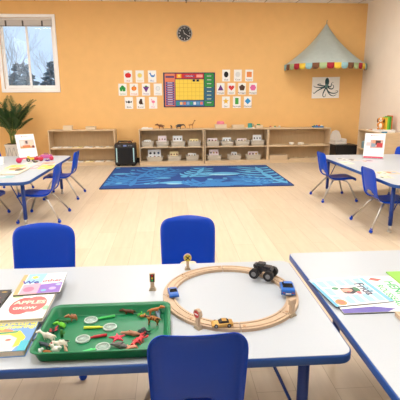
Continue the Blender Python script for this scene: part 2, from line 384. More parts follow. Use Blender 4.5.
for u, lv, z, lst in rows:
    for k, (p0, p1, kind) in enumerate(lst):
        x0, x1 = px2x(p0, YBK-.09), px2x(p1, YBK-.09); wd = round(x1-x0-.006, 2); xc = (x0+x1)/2
        if wd not in bcache: bcache[wd] = basket_mesh(wd, h=.09 if kind == 'tallw' else .105)
        o = bpy.data.objects.new('basket', bcache[wd]); COL.objects.link(o); o.location = (xc, YBK, z)
        on = ordn[len(lst)][k]; where = '%s on the %s shelf %s' % (on, lv, unit_txt[u])
        tag(o, 'cream slotted basket, ' + where, 'basket', 'baskets on the back shelves')
        grp = 'cards in the baskets on the back shelves'
        iw = wd*.80
        spec = {'lowc': [(.0, .12, .75), (.045, .125, .5)], 'tall': [(.0, .20, .8), (.05, .17, .7)], 'yel': [(.0, .135, .8), (.045, .12, .6)], 'tallw': [(.0, .215, .95), (.05, .16, .6)],
                'tally': [(.0, .17, .75), (.04, .14, .6)], 'low': [(.0, .135, .8), (.045, .13, .7)], 'lowr': [(.0, .145, .9), (.045, .135, .8)], 'mid': [(.0, .155, .85), (.05, .14, .6)], 'mid1': [(.0, .15, .5), (.05, .12, .4)]}[kind]
        for q, (dy, hh, fw) in enumerate(spec):
            seed += 1; rgb = (238, 222, 168) if kind in ('yel', 'tally') and q == 0 else CARDC[seed % 4]
            card(xc+(.0 if q else -.006), YBK+dy-.03, z+.0075, min(iw*fw, iw), hh, -.12, rgb, seed,
                 ('front' if q == 0 else 'back') + ' card in the basket ' + where, grp)
# ---- top of the units
b = MB(); b.box((0, 0, .012), (.21, .13, .024), M_PAPER, bevel=.003); b.box((-.03, 0, .03), (.1, .08, .012), C(240, 236, 226)); one(b, 'white_tray', 'flat white tray at the left end of the shelf top with toy animals', 'tray', (px2x(147.5, 8.6), 8.6, ZT))
M_BROWN = mat('toy_brown', (118, 74, 46), .6, noise=.15, scale=60)
def skin(name, verts, edges, radii, m, parent=None, sub=1, loc=(0,0,0), rot=(0,0,0), scale=1):
    me = bpy.data.meshes.new(name); me.from_pydata([tuple(Vector(v)*scale) for v in verts], edges, []); me.update()
    o = bpy.data.objects.new(name, me); COL.objects.link(o)
    md = o.modifiers.new('s', 'SKIN'); md.use_smooth_shade = True
    for i, r in enumerate(radii):
        sv = me.skin_vertices[0].data[i]; rr = (r if hasattr(r, '__len__') else (r, r)); sv.radius = (rr[0]*scale, rr[1]*scale); sv.use_root = (i == 0)
    sb = o.modifiers.new('u', 'SUBSURF'); sb.levels = sub; sb.render_levels = sub
    evalmods(o); o.data.materials.clear(); o.data.materials.append(m)
    for p in o.data.polygons: p.use_smooth = True; p.material_index = 0
    zmin = min(v.co.z for v in o.data.vertices)
    for v in o.data.vertices: v.co.z -= zmin
    o.location = loc; o.rotation_euler = rot
    if parent: o.parent = parent
    return o
def quad(name, label, cat, loc, rz, m, L=1.0, legs=.45, neck=.25, neckf=.2, body=.16, head=.12, tail=.3, ear=True, lying=False, group='toy animals', horns=None, patch=None, trunk=False):
    """four-legged toy animal; unit length 1 scaled by L, facing +x"""
    h = legs; V = [(-.02, 0, h+body*.5)]; R_ = [body*.95]; E_ = []
    def add(p, par, r): V.append(p); R_.append(r); E_.append((par, len(V)-1)); return len(V)-1
    a = add((.24, 0, h+body*.65), 0, body); c = add((-.30, 0, h+body*.6), 0, body*.92)
    n1 = add((.36+neckf*.5, 0, h+body*.9+neck*.5), a, body*.5); n2 = add((.36+neckf, 0, h+body*.9+neck), n1, head*.75)
    hd = add((.36+neckf+head*1.3, 0, h+body*.9+neck-.02), n2, head*.7); mz = add((.36+neckf+head*2.3, 0, h+body*.85+neck-.06), hd, head*.42)
    if trunk:
        t1 = add((.36+neckf+head*2.9, 0, h*.7), mz, head*.3); add((.36+neckf+head*2.9, 0, h*.3), t1, head*.22)
    if ear:
        for s in (-1, 1): add((.36+neckf-.01, s*head*(1.3 if trunk else .75), h+body*.9+neck+head*(.2 if trunk else .9)), n2, head*(.45 if trunk else .2))
    if horns:
        for s in (-1, 1): add((.30+neckf, s*head*.5, h+body*.9+neck+head*1.5), n2, head*.12)
    tl = add((-.30-tail*.5, 0, h+body*.6), c, .04); add((-.30-tail*.8, 0, h+body*.6-tail*.5), tl, .03)
    for s in (-1, 1):
        k = add((.24, s*body*.75, h*.75), a, body*.38); k2 = add((.26, s*body*.8, h*.38), k, body*.28); k3 = add((.25, s*body*.8, .02), k2, body*.24); add((.31, s*body*.8, .0), k3, body*.2)
        k = add((-.26, s*body*.75, h*.8), c, body*.48); k2 = add((-.34, s*body*.8, h*.4), k, body*.28); k3 = add((-.30, s*body*.8, .02), k2, body*.24); add((-.24, s*body*.8, .0), k3, body*.2)
    o = skin(name, V, E_, R_, m, scale=L, loc=loc, rot=(0, 0, rz)); return tag(o, label, cat, group)
M_YEL = C(226, 190, 60)
def on_top(px, y): return (px2x(px, y), y, ZT)
quad('toy_lion', 'brown toy lion standing at the left on the shelf top', 'toy animal', on_top(161.5, 8.55), PI, M_BROWN, L=.125, legs=.4, neck=.1, head=.18, body=.19)
quad('toy_bear_cub', 'tiny brown toy animal between the toy lion and toy elephant', 'toy animal', on_top(171.7, 8.55), PI/2+.3, C(96, 70, 54), L=.07, legs=.6, neck=.15, head=.15, group='toy animals')
quad('toy_elephant', 'dark grey toy elephant on the shelf top', 'toy animal', on_top(179, 8.55), 0, C(52, 52, 56), L=.12, legs=.36, body=.24, neck=.06, head=.17, trunk=True)
quad('toy_giraffe', 'tan toy giraffe with a long neck on the shelf top', 'toy animal', on_top(191.3, 8.55), 0, C(170, 112, 62), L=.105, legs=.65, neck=.75, neckf=.25, body=.12, head=.10)
def tabletop_box(label, px0, px1, h, m, y=8.58, dp=.14, name='storage_box', cat='box', z=ZT, lip=True):
    x0, x1 = px2x(px0, y), px2x(px1, y); wd = x1-x0; t = thing(name, label, cat, ((x0+x1)/2, y, z))
    b = MB(); e = .006
    b.box((0, 0, e/2), (wd, dp, e), m)
    for c, d in (((0, -dp/2+e/2, h/2), (wd, e, h)), ((0, dp/2-e/2, h/2), (wd, e, h)), ((wd/2-e/2, 0, h/2), (e, dp-2*e, h)), ((-wd/2+e/2, 0, h/2), (e, dp-2*e, h))): b.box(c, d, m)
    b.build('body', t)
    b = MB(); b.prism([(x, y_) for x, y_ in rrect(wd+.008, dp+.008, .008)], .006, m, z0=h); b.build('lid' if not lip else 'rim', t)
    return t
M_CR = mat('cream_card_box', (226, 206, 176), .7)
tabletop_box('cream box under the pink cloth on the shelf top', 215, 226, .075, M_CR)
b = MB(); b.ell((0, 0, .02), (.07, .05, .03), C(240, 140, 160, .7)); b.ell((-.03, 0, .035), (.045, .04, .028), C(240, 140, 160, .7)); b.ell((.03, .01, .03), (.05, .04, .03), C(236, 128, 150, .7)); b.box((0, 0, .006), (.15, .1, .012), C(240, 140, 160, .7), bevel=.005)
one(b, 'folded_cloth', 'bunched pink cloth lying on the cream box', 'cloth', (px2x(220.3, 8.58), 8.58, ZT+.081))
tabletop_box('wide cream box on the shelf top between the pink cloth and the teal mug', 232, 243.5, .06, M_CR)
b = MB(); b.box((0, 0, .005), (.17, .13, .01), M_PAPER, bevel=.002); one(b, 'white_mat', 'white mat under the teal mug on the shelf top', 'mat', (px2x(250, 8.56), 8.56, ZT))
t = thing('teal_mug', 'teal mug standing on the white mat', 'mug', (px2x(249.7, 8.56), 8.56, ZT+.01))
b = MB(); b.lathe([(0, 0), (.04, 0), (.045, .01), (.045, .085), (.041, .085), (.04, .012), (0, .01)], C(60, 150, 140)); b.build('cup', t)
b = MB(); b.tube([(.044, 0, .07), (.068, 0, .065), (.07, 0, .04), (.044, 0, .02)], .006, C(60, 150, 140)); b.build('handle', t)
tabletop_box('small cream basket at the right end of the pink-topped shelf unit', 255, 261.8, .05, M_CR, name='small_basket', cat='basket')
b = MB()
for k in range(14): b.ell((random.uniform(-.04, .04), random.uniform(-.035, .035), .02+random.uniform(0, .04)), (.018, .018, .012), C(50, 128, 60))
one(b, 'green_moss', 'green leafy filling inside the small cream basket', 'greenery', (px2x(258.4, 8.58), 8.58, ZT+.008))
b = MB(); b.box((0, 0, .008), (.2, .12, .016), C(214, 196, 170)); one(b, 'flat_board', 'flat beige board on the shelf unit under the canopy, left end', 'board', (px2x(274, 8.58), 8.58, ZT))
for k, (c_, lab) in enumerate((((196, 110, 90), 'red'), ((120, 160, 110), 'green'), ((230, 225, 210), 'white'))):
    b = MB(); b.box((0, 0, .012), (.035, .03, .024), C(*c_), bevel=.005); one(b, 'toy_block', 'small %s block on the flat beige board' % lab, 'toy', (px2x(270+k*4.5, 8.58), 8.58, ZT+.016))
b = MB(); b.box((0, 0, .005), (.2, .13, .01), C(84, 140, 196)); b.box((0, -.062, .016), (.2, .006, .022), C(84, 140, 196)); b.box((0, .062, .016), (.2, .006, .022), C(84, 140, 196)); b.box((.097, 0, .016), (.006, .118, .022), C(84, 140, 196)); b.box((-.097, 0, .016), (.006, .118, .022), C(84, 140, 196))
one(b, 'blue_tray', 'small blue tray with coloured toys below the octopus picture', 'tray', (px2x(317, 8.58), 8.58, ZT))
for k, (c_, lab) in enumerate((((60, 130, 90), 'green'), ((70, 100, 180), 'blue'), ((200, 60, 50), 'red'), ((220, 220, 215), 'white'))):
    b = MB(); b.ell((0, 0, .02), (.02, .022, .02), C(*c_)); b.cyl((0, 0, .004), .018, .008, C(*c_)); one(b, 'toy_figure', 'tiny %s toy figure in the small blue tray' % lab, 'toy', (px2x(313.3+k*2.5, 8.58), 8.56+.01*k, ZT+.01))
# ---- unit A contents
tabletop_box('small cream box on the shelf unit left of the speaker, nearer the window', 64.8, 73.4, .075, M_CR)
tabletop_box('small cream box on the shelf unit left of the speaker, nearer the speaker', 87, 96.6, .055, M_CR)
for z, nm in ((ZM, 'middle'), (ZB, 'bottom')):
    for k in range(6):
        x = SA-.5+k*.2; rgb = [(232, 214, 178), (238, 232, 220), (226, 222, 214), (234, 218, 160), (236, 230, 220), (220, 206, 180)][(k+(z > .2)) % 6]
        b = MB(); b.box((0, 0, .006), (.16, .16, .012), C(*rgb)); b.box((-.03, -.03, .016), (.06, .05, .012), C(236, 232, 222)); b.box((.04, .01, .015), (.05, .06, .01), C(*[int(v*.85) for v in rgb]))
        one(b, 'work_tray', 'thin pale tray, %s from the left on the %s shelf, left of the speaker' % (['first', 'second', 'third', 'fourth', 'fifth', 'sixth'][k], nm), 'tray', (x, YS+.115, z), group='thin trays on the empty-looking shelf')
# ---- unit D contents
def bowl(x, y, z, r, h, label):
    b = MB(); b.lathe([(0, 0), (r*.5, 0), (r, h), (r*.93, h), (r*.45, .008), (0, .006)], C(240, 236, 226)); one(b, 'white_bowl', label, 'bowl', (x, y, z))
bowl(px2x(291.5, 8.57), 8.57, ZM, .055, .05, 'white bowl on the upper shelf under the canopy, left one')
b = MB(); b.lathe([(0, 0), (.05, 0), (.062, .02), (.06, .045), (.03, .05), (0, .05)], C(238, 230, 214)); one(b, 'lidded_dish', 'squat cream lidded dish right of the white bowl', 'dish', (px2x(301, 8.57), 8.57, ZM))
for k, (p0, p1, lab) in enumerate(((268, 285, 'left of the white bowl'), (307, 326, 'right of the lidded dish'))):
    x0, x1 = px2x(p0, 8.57), px2x(p1, 8.57); b = MB(); b.box((0, 0, .005), (x1-x0, .18, .01), C(222, 200, 164)); b.box((.03, .0, .014), ((x1-x0)*.6, .1, .008), C(214, 188, 150))
    one(b, 'work_mat', 'flat tan mat ' + lab, 'mat', ((x0+x1)/2, 8.57, ZM))
x0, x1 = px2x(269, 8.57), px2x(287, 8.57)
b = MB()
b.box(((x0+x1)/2*0, 0, .04), (x1-x0, .2, .08), C(206, 180, 146), bevel=.003); b.box((0, 0, .083), (x1-x0+.006, .206, .006), C(214, 190, 158)); one(b, 'flat_wooden_box', 'low wooden box at the left of the bottom shelf under the canopy', 'box', ((x0+x1)/2, 8.575, ZB))
x0, x1 = px2x(289, 8.57), px2x(326, 8.57)
b = MB(); b.box((0, 0, .009), (x1-x0, .2, .018), C(214, 188, 150)); one(b, 'long_tray', 'long flat wooden tray on the bottom shelf under the canopy', 'tray', ((x0+x1)/2, 8.57, ZB))
for k in range(3):
    b = MB(); b.cyl((0, 0, .008), .03, .016, C(226, 206, 172)); one(b, 'wooden_disc', 'pale wooden disc, %s on the long flat tray' % ['left one', 'middle one', 'right one'][k], 'disc', (x0+.15+k*.22, 8.57, ZB+.018), group='wooden discs on the long tray')
# ------------------------------------------------------------------ speaker
t = thing('party_speaker', 'black portable speaker with two pale light strips between shelf units', 'speaker', (-.875, 8.48, 0))
b = MB(); b.box((0, .0, .225), (.40, .30, .41), M_BLACK, bevel=.025, seg=3); b.build('cabinet', t)
b = MB(); b.box((0, -.151, .2), (.27, .006, .30), mat('speaker_grille', (14, 14, 16), .8, noise=.4, scale=400), bevel=.002); b.build('grille', t)
for s in (-1, 1):
    b = MB(); b.box((s*.16, -.152, .215), (.022, .008, .27), mat('pale_light_strip', (170, 205, 205), .4, emit=.15), bevel=.003); b.build('light_strip', t)
b = MB(); b.box((0, -.145, .395), (.32, .012, .045), C(28, 28, 32), rot=(-.3, 0, 0)); b.box((0, -.154, .395), (.06, .006, .028), C(110, 130, 190), rot=(-.3, 0, 0))
for x in (-.12, -.09, .07, .1, .13): b.cyl((x, -.156, .395), .007, .008, C(150, 150, 155), rot=(PI/2, 0, 0), seg=10)
b.build('control_panel', t)
b = MB(); b.tube([(-.14, 0, .425), (-.13, 0, .465), (.1, 0, .465), (.12, 0, .425)], .013, M_BLACK); b.build('handle', t)
for s in (-1, 1):
    b = MB(); b.box((s*.14, 0, .011), (.06, .2, .022), M_BLACK, bevel=.004); b.build('foot', t)
b = MB(); b.tube([(0, 0, 0), (.03, 0, .008), (.05, .01, .035), (.045, .0, .05)], .008, C(150, 70, 50)); b.tube([(-.03, .01, 0), (0, 0, .004)], .01, C(150, 70, 50)); one(b, 'small_toy', 'small brown curved toy on top of the black speaker', 'toy', (-.80, 8.55, .431))
b = MB(); b.box((0, 0, .01), (.06, .04, .02), C(220, 210, 190)); one(b, 'sponge_block', 'small pale block at the top left of the black speaker', 'block', (-1.0, 8.54, .431))
# ------------------------------------------------------------------ rug
RX0, RX1, RY0, RY1, RZ_ = -1.05, 1.815, 6.19, 8.17, .011
rb = MB(); M_NAVY = mat('navy_rug_pile', (20, 68, 140), .95, noise=.12, scale=160); M_RUGL = mat('light_blue_rug_pile', (92, 170, 214), .95, noise=.08, scale=160)
M_RUGM = mat('mid_blue_rug_pile', (50, 124, 190), .95, noise=.1, scale=160); M_RUGD = mat('dark_rug_border', (16, 46, 96), .95); M_RUGW = mat('pale_rug_pile', (150, 204, 222), .95)
rb.prism(rrect(RX1-RX0, RY1-RY0, .03, cx=(RX0+RX1)/2, cy=(RY0+RY1)/2), .010, M_RUGD)
rb.prism(rrect(RX1-RX0-.04, RY1-RY0-.04, .02, cx=(RX0+RX1)/2, cy=(RY0+RY1)/2), .0008, M_NAVY, z0=.0101)
zc = [.0112]
def rclip(p): return (min(max(p[0], RX0+.03), RX1-.03), min(max(p[1], RY0+.03), RY1-.03))
def rshape(poly, m, h=.0006):
    zc[0] += .00002
    rb.prism([rclip(p) for p in poly], h, m, z0=zc[0])
def leaf(p, q, w_, m, bend=0):
    p, q = Vector(p), Vector(q); d = q-p; n = Vector((-d.y, d.x)).normalized(); L_, R2 = [], []
    for k in range(9):
        f = k/8; c = p + d*f + n*bend*math.sin(PI*f)*d.length; ww = w_*math.sin(PI*(f**.7))*.5+.002
        L_.append(tuple(c+n*ww)); R2.append(tuple(c-n*ww))
    rshape(L_+R2[::-1], m)
def frond2(pts, ln, w_, m, n=8, side=(1, -1)):
    pts = [at(*p).xy for p in pts]
    for k in range(len(pts)-1): leaf(pts[k], pts[k]+(pts[k+1]-pts[k])*1.15, w_*1.1, m)
    for k in range(n):
        f = (k+.5)/n*(len(pts)-1); i = min(int(f), len(pts)-2); c = pts[i].lerp(pts[i+1], f-i); d = (pts[i+1]-pts[i]).normalized(); nn = Vector((-d.y, d.x))
        for s in side: leaf(c, c+(d*.75+nn*s)*ln*(1-.45*k/n), w_, m, bend=.12*s)
def whale(px, py, L_, m, flip=1, tail=True):
    c = at(px, py).xy; P = []
    for k in range(20):
        a = 2*PI*k/20; P.append((c.x+flip*L_*.5*math.cos(a), c.y+L_*.26*math.sin(a)*(1-.45*math.cos(a)*-1 if math.cos(a) < 0 else 1)*(1 if math.sin(a) > 0 else .75)))
    rshape(P, m)
    if tail:
        e = Vector((c.x-flip*L_*.45, c.y)); leaf(e, e+Vector((-flip*L_*.28, L_*.22)), L_*.12, m); leaf(e, e+Vector((-flip*L_*.28, -L_*.18)), L_*.12, m)
whale(222, 174.4, .62, M_RUGL, 1); leaf(at(208, 175.3).xy, at(238, 175.3).xy, .1, M_RUGW)
whale(243, 180, .34, M_RUGM, -1); whale(174, 183.5, .5, M_RUGL, 1); leaf(at(166, 184.5).xy, at(184, 184.5).xy, .08, M_RUGW)
whale(122, 174.7, .32, M_RUGL, -1); whale(163, 178.8, .26, M_RUGL, 1); whale(236, 168.3, .3, M_RUGM, 1, False)
whale(160, 169.6, .3, M_RUGL, -1, False); whale(200, 168.5, .25, M_RUGM, 1)
frond2([(130, 187), (136, 180), (147, 173), (158, 168)], .42, .08, M_RUGM, 8)
frond2([(150, 178), (162, 175), (178, 170)], .3, .07, M_RUGM, 6)
frond2([(288, 184), (272, 179), (262, 173), (256, 168)], .55, .10, M_RUGL, 7)
frond2([(262, 186), (252, 182), (240, 177)], .35, .08, M_RUGM, 6)
frond2([(104, 187), (112, 182), (124, 178)], .35, .08, M_RUGM, 6)
frond2([(190, 187), (203, 183), (220, 183), (232, 186)], .34, .09, M_RUGM, 9)
frond2([(190, 178), (198, 174), (203, 169)], .3, .08, M_RUGL, 5)
for px, py, r in ((118, 168.8, .05), (133, 171, .04), (184, 177.5, .06), (189, 172, .04), (210, 180, .05), (248, 172, .05), (147, 184.6, .05), (119, 184, .05), (225, 179, .04), (277, 172, .04)):
    c = at(px, py).xy; rshape(ngon(12, r, cx=c.x, cy=c.y), M_RUGL)
one(rb, 'ocean_rug', 'blue rectangular rug with light blue whales and seaweed before the shelves', 'rug')
# ------------------------------------------------------------------ wall cards
YW = YB-.004
def wallpos(cx, cz): return (cx, YW, cz)
def pic(fn, colour):
    pass
WM = TR(0, -.0022, 0, PI/2)      # maps xy polygon to the wall plane, facing the room
def wall_card(x, z, w_, h_, label, cap, capc, draw):
    t = thing('picture_card', label, 'card', (x, YB-.0025, z), group='picture cards pinned to the orange wall')
    b = MB(); b.box((0, 0, 0), (w_, .003, h_), M_PAPER); b.build('card_sheet', t)
    b = MB(); draw(b); b.build('illustration', t)
    if cap:
        b = MB(); b.text(cap, .042, C(*capc, .8), mx=TR(0, -.0023, -h_*.36, PI/2)); b.build('caption', t)
def P(b, poly, rgb, dz=.02, l=0): b.prism([(x, y+dz) for x, y in poly], .0006+.0004*l, C(*rgb, .8), mx=WM)
def d_apple(b):
    P(b, ngon(14, .044, cx=-.014)+[], (206, 40, 44)); P(b, ngon(14, .044, cx=.014), (206, 40, 44), l=1); P(b, [(-.004, .04), (.004, .04), (.01, .062), (.004, .064)], (90, 60, 30), l=2); P(b, [(.006, .05), (.03, .06), (.022, .045)], (60, 140, 60), l=2)
def d_sun(b): P(b, star(12, .052, .036), (228, 208, 120)); P(b, ngon(16, .034), (236, 216, 110), l=1)
def d_bird(b): P(b, [(-.05, .05), (-.03, .05), (-.01, .005), (.03, .0), (.05, .03), (.055, .005), (.04, -.03), (-.005, -.035), (-.03, -.01)], (60, 130, 200)); P(b, [(-.04, .05), (-.06, .03), (-.035, .02)], (60, 130, 200), l=1)
def d_clover(b):
    for a in (90, 180, 0): P(b, ngon(10, .03, cx=.03*math.cos(math.radians(a)), cy=.03*math.sin(math.radians(a))), (50, 160, 70))
    P(b, [(-.005, 0), (.005, 0), (.012, -.06), (.003, -.06)], (50, 150, 60), l=1)
    P(b, ngon(8, .024, cx=-.028, cy=-.03), (50, 160, 70), l=1); P(b, ngon(8, .024, cx=.03, cy=-.03), (50, 160, 70), l=1)
def d_pumpkin(b):
    P(b, ngon(16, .05, sy=.85), (232, 130, 40)); P(b, ngon(16, .05, sx=.45, sy=.88), (240, 148, 60), l=1); P(b, [(-.006, .035), (.006, .035), (.012, .065), (0, .065)], (90, 100, 50), l=2)
def d_grapes(b):
    for r, n_ in ((0, 4), (1, 3), (2, 2), (3, 1)):
        for k in range(n_): P(b, ngon(8, .016, cx=(k-(n_-1)/2)*.026, cy=.02-r*.023), (118, 60, 140), l=r % 2)
    P(b, [(-.03, .035), (0, .06), (.035, .035), (0, .03)], (60, 140, 60), l=2)
def d_snow(b): P(b, star(12, .05, .04), (214, 218, 218)); P(b, ngon(14, .03), (232, 234, 232), l=1)
def d_bat(b): P(b, [(-.065, .02), (-.03, .005), (-.012, .012), (-.008, .028), (0, .02), (.008, .028), (.012, .012), (.03, .005), (.065, .02), (.05, -.02), (.03, -.008), (.015, -.02), (0, -.03), (-.015, -.02), (-.03, -.008), (-.05, -.02)], (28, 28, 30))
def d_bear(b): P(b, ngon(12, .036, sy=1.15, cy=-.01), (74, 48, 32)); P(b, ngon(10, .024, cx=.008, cy=.036), (74, 48, 32), l=1); P(b, [(.02, -.05), (.05, -.05), (.045, -.03), (.02, -.02)], (74, 48, 32), l=1)
def d_flamingo(b): P(b, ngon(10, .026, sx=1.3, cx=.005, cy=-.0), (240, 130, 160)); P(b, [(-.03, .0), (-.022, .0), (-.018, .05), (-.03, .058), (-.044, .045), (-.03, .045)], (240, 130, 160), l=1); P(b, [(.0, -.02), (.006, -.02), (.006, -.07), (.0, -.07)], (240, 130, 160), l=1)
CW, CH = .16, .225
topz, midz, lowz = 1.680, 1.434, 1.181
for x, z, nm, cap, cc, fn in ((-.801, topz, 'red apple', 'Red', (206, 40, 44), d_apple), (-.576, topz, 'pale yellow sun', 'Yellow', (222, 196, 90), d_sun), (-.338, topz, 'blue bird', 'Blue', (60, 120, 190), d_bird),
    (-.917, midz, 'green clover', 'Green', (60, 150, 80), d_clover), (-.697, midz, 'orange pumpkin', 'Orange', (230, 130, 50), d_pumpkin), (-.463, midz, 'purple grapes', 'Purple', (120, 70, 150), d_grapes), (-.233, midz, 'white snowflake', 'White', (190, 190, 190), d_snow),
    (-.806, lowz, 'black bat', 'Black', (30, 30, 34), d_bat), (-.576, lowz, 'brown bear', 'Brown', (90, 56, 36), d_bear), (-.334, lowz, 'pink flamingo', 'Pink', (236, 120, 160), d_flamingo)):
    wall_card(x, z, CW, CH, 'white colour card with a %s on the orange wall' % nm, cap, cc, fn)
def sh(poly, rgb): return lambda b: P(b, poly, rgb)
def d_heart(b): P(b, [(.057*16*math.sin(t)**3/16, .057*(13*math.cos(t)-5*math.cos(2*t)-2*math.cos(3*t)-math.cos(4*t))/16+.0) for t in [2*PI*k/24 for k in range(24)]], (218, 62, 62))
for x, z, nm, cap, fn in ((1.108, topz+.014, 'black oval', 'Oval', sh(ngon(18, .056, sx=.78), (30, 30, 32))), (1.339, topz+.014, 'white circle', 'Circle', sh(ngon(18, .05), (222, 222, 218))), (1.565, topz+.014, 'orange square', 'Square', sh([(-.05, -.05), (.05, -.05), (.05, .05), (-.05, .05)], (236, 146, 80))),
    (1.0, midz+.008, 'purple triangle', 'Triangle', sh([(-.057, -.05), (.057, -.05), (0, .06)], (112, 50, 130))), (1.215, midz+.008, 'red heart', 'Heart', d_heart), (1.427, midz+.008, 'brown pentagon', 'Pentagon', sh(ngon(5, .064), (84, 60, 44))), (1.646, midz+.008, 'pink hexagon', 'Hexagon', sh(ngon(6, .062, a0=0), (226, 110, 166))),
    (1.107, lowz+.002, 'yellow star', 'Star', sh(star(5, .064, .028), (240, 196, 60))), (1.326, lowz+.002, 'green rectangle', 'Rectangle', sh([(-.034, -.06), (.034, -.06), (.034, .062), (-.034, .062)], (70, 166, 70))), (1.546, lowz+.002, 'blue diamond', 'Diamond', sh([(-.062, 0), (0, -.062), (.062, 0), (0, .062)], (50, 150, 210)))):
    wall_card(x, z, .155, .222, 'white shape card with a %s on the orange wall' % nm, cap, (60, 60, 64), fn)
# ------------------------------------------------------------------ calendar chart
cx0, cx1, cz0, cz1 = -.126, .888, 1.092, 1.753
t = thing('calendar_chart', 'large colourful calendar pocket chart between the two groups of cards', 'calendar', ((cx0+cx1)/2, YB-.004, (cz0+cz1)/2))
cw, ch = cx1-cx0, cz1-cz0
b = MB(); b.box((0, 0, 0), (cw, .006, ch), mat('navy_chart_cloth', (44, 52, 92), .8)); b.build('backing', t)
def pan(b, x0, z0, x1, z1, rgb, l=0): b.box(((x0+x1)/2, -.0035-.0006*l, (z0+z1)/2), (x1-x0, .001, z1-z0), C(*rgb, .8))
def U(v): return -cw/2+v*cw          # fractions, left->right
def Vv(v): return ch/2-v*ch          # fractions, top->bottom
b = MB(); pan(b, U(.235), Vv(.79), U(.78), Vv(.195), (244, 212, 84))
for k in range(1, 7): x = U(.235+.545*k/7); pan(b, x-.002, Vv(.79), x+.002, Vv(.195), (206, 160, 60), 1)
for k in range(1, 5): z = Vv(.195+.595*k/5); pan(b, U(.235), z-.002, U(.78), z+.002, (206, 160, 60), 1)
pan(b, U(.565), Vv(.26), U(.615), Vv(.2), (30, 36, 60), 2); pan(b, U(.64), Vv(.26), U(.69), Vv(.2), (30, 36, 60), 2)
b.build('day_grid', t)
b = MB(); pan(b, U(.235), Vv(.17), U(.78), Vv(.03), (206, 54, 48)); pan(b, U(.26), Vv(.16), U(.35), Vv(.045), (246, 176, 60), 1); pan(b, U(.29), Vv(.12), U(.32), Vv(.07), (250, 230, 130), 2)
pan(b, U(.40), Vv(.135), U(.61), Vv(.07), (150, 60, 110), 1); b.text('Calendar', .04, M_PAPER, mx=TR(U(.505), -.0055, Vv(.10), PI/2)); pan(b, U(.64), Vv(.14), U(.76), Vv(.06), (240, 170, 160), 1); b.build('title_band', t)
b = MB(); pan(b, U(.03), Vv(.97), U(.225), Vv(.03), (226, 130, 96)); pan(b, U(.045), Vv(.15), U(.21), Vv(.10), (70, 60, 120), 1)
for k in range(10): z = .27+.068*k; pan(b, U(.045), Vv(z+.058), U(.212), Vv(z), (88, 80, 142), 1); pan(b, U(.08), Vv(z+.034), U(.175), Vv(z+.016), (226, 214, 226), 2)
b.build('weekday_band', t)
b = MB(); pan(b, U(.795), Vv(.97), U(.975), Vv(.03), (54, 150, 72)); pan(b, U(.80), Vv(.82), U(.97), Vv(.42), (52, 104, 140), 1)
for k in range(8): z = .08+.11*k; pan(b, U(.82), Vv(z+.045), U(.95), Vv(z), (36, 92, 84), 2); pan(b, U(.84), Vv(z+.032), U(.93), Vv(z+.012), (206, 226, 200), 3)
b.build('season_band', t)
b = MB(); pan(b, U(.235), Vv(.96), U(.78), Vv(.815), (60, 128, 186))
for k, rgb in enumerate(((60, 150, 120), (240, 190, 120), (220, 120, 80), (130, 170, 210), (60, 160, 130), (230, 230, 226), (110, 160, 200), (226, 120, 110))): pan(b, U(.25+.066*k), Vv(.93), U(.25+.066*k+.05), Vv(.845), rgb, 1)
b.build('weather_band', t)
# ------------------------------------------------------------------ clock
t = thing('wall_clock', 'round black-faced wall clock with a thin silver rim', 'clock', (.30, YB, 2.468))
MXC = TR(0, 0, 0, PI/2)
b = MB(); b.lathe([(.128, .0), (.148, .0), (.150, .02), (.143, .034), (.134, .034), (.130, .02)], mat('clock_rim', (190, 184, 176), .3, metal=.6), mx=MXC, seg=40); b.build('rim', t)
b = MB(); b.cyl((0, -.009, 0), .131, .018, mat('clock_face_black', (32, 32, 34), .35), rot=(PI/2, 0, 0), seg=40)
b.build('face', t)
b = MB()
for k in range(12):
    a = math.radians(90-30*(k+1)); b.text(str(k+1), .038, M_PAPER, mx=TR(.102*math.cos(a), -.0186, .102*math.sin(a), PI/2), bold=.0008)
b.build('numerals', t)
for nm, L_, a in (('hour_hand', .06, math.radians(112)), ('minute_hand', .095, math.radians(-32))):
    b = MB(); b.tube([(-.015*math.cos(a), -.021, -.015*math.sin(a)), (L_*math.cos(a), -.021, L_*math.sin(a))], .0035, M_PAPER, 5); b.build(nm, t)
# ------------------------------------------------------------------ canopy
AX, AZ, RB, ZBASE = 3.06, 2.66, .785, 1.885
t = thing('wall_canopy', 'grey-green fabric tent canopy with a colourful scalloped border high on the wall', 'canopy', (AX, YB-.004, 0))
M_CAN = mat('sage_canopy_cloth', (182, 194, 190), .9, noise=.04, scale=12)
b = MB(); NA, NR = 32, 12; rows_ = []
def canr(f):  # radius along height fraction from apex
    return RB*(.62*f+.38*f**2.2)
for j in range(NR+1):
    f = j/NR; row = []
    for i in range(NA+1):
        a = PI*i/NA; fold = 1+.03*math.sin(a*11)*f; r = canr(f)*fold+.004
        row.append(b.bm.verts.new((-math.cos(a)*r, -math.sin(a)*r*.9-.004, AZ+(ZBASE-AZ)*f)))
    rows_.append(row)
sl = b.slot(M_CAN)
for j in range(NR):
    for i in range(NA):
        f_ = b.bm.faces.new((rows_[j][i], rows_[j][i+1], rows_[j+1][i+1], rows_[j+1][i])); f_.smooth = True; f_.material_index = sl
o = b.build('canopy_cloth', t); md = o.modifiers.new('s', 'SOLIDIFY'); md.thickness = .004; evalmods(o)
b = MB(); b.tube([(-math.cos(PI*i/NA)*(RB+.005), -math.sin(PI*i/NA)*(RB+.005)*.9-.012, ZBASE) for i in range(NA+1)], .011, M_CAN, 6); b.build('hoop', t)
b = MB(); b.tube([(0, -.01, AZ-.01), (0, -.01, AZ+.04), (.01, -.01, AZ+.06)], .006, C(150, 150, 140)); b.build('hanging_loop', t)
SCC = [(150, 196, 204), (118, 78, 52), (170, 190, 140), (166, 36, 52), (236, 200, 70)]; NSC = 19
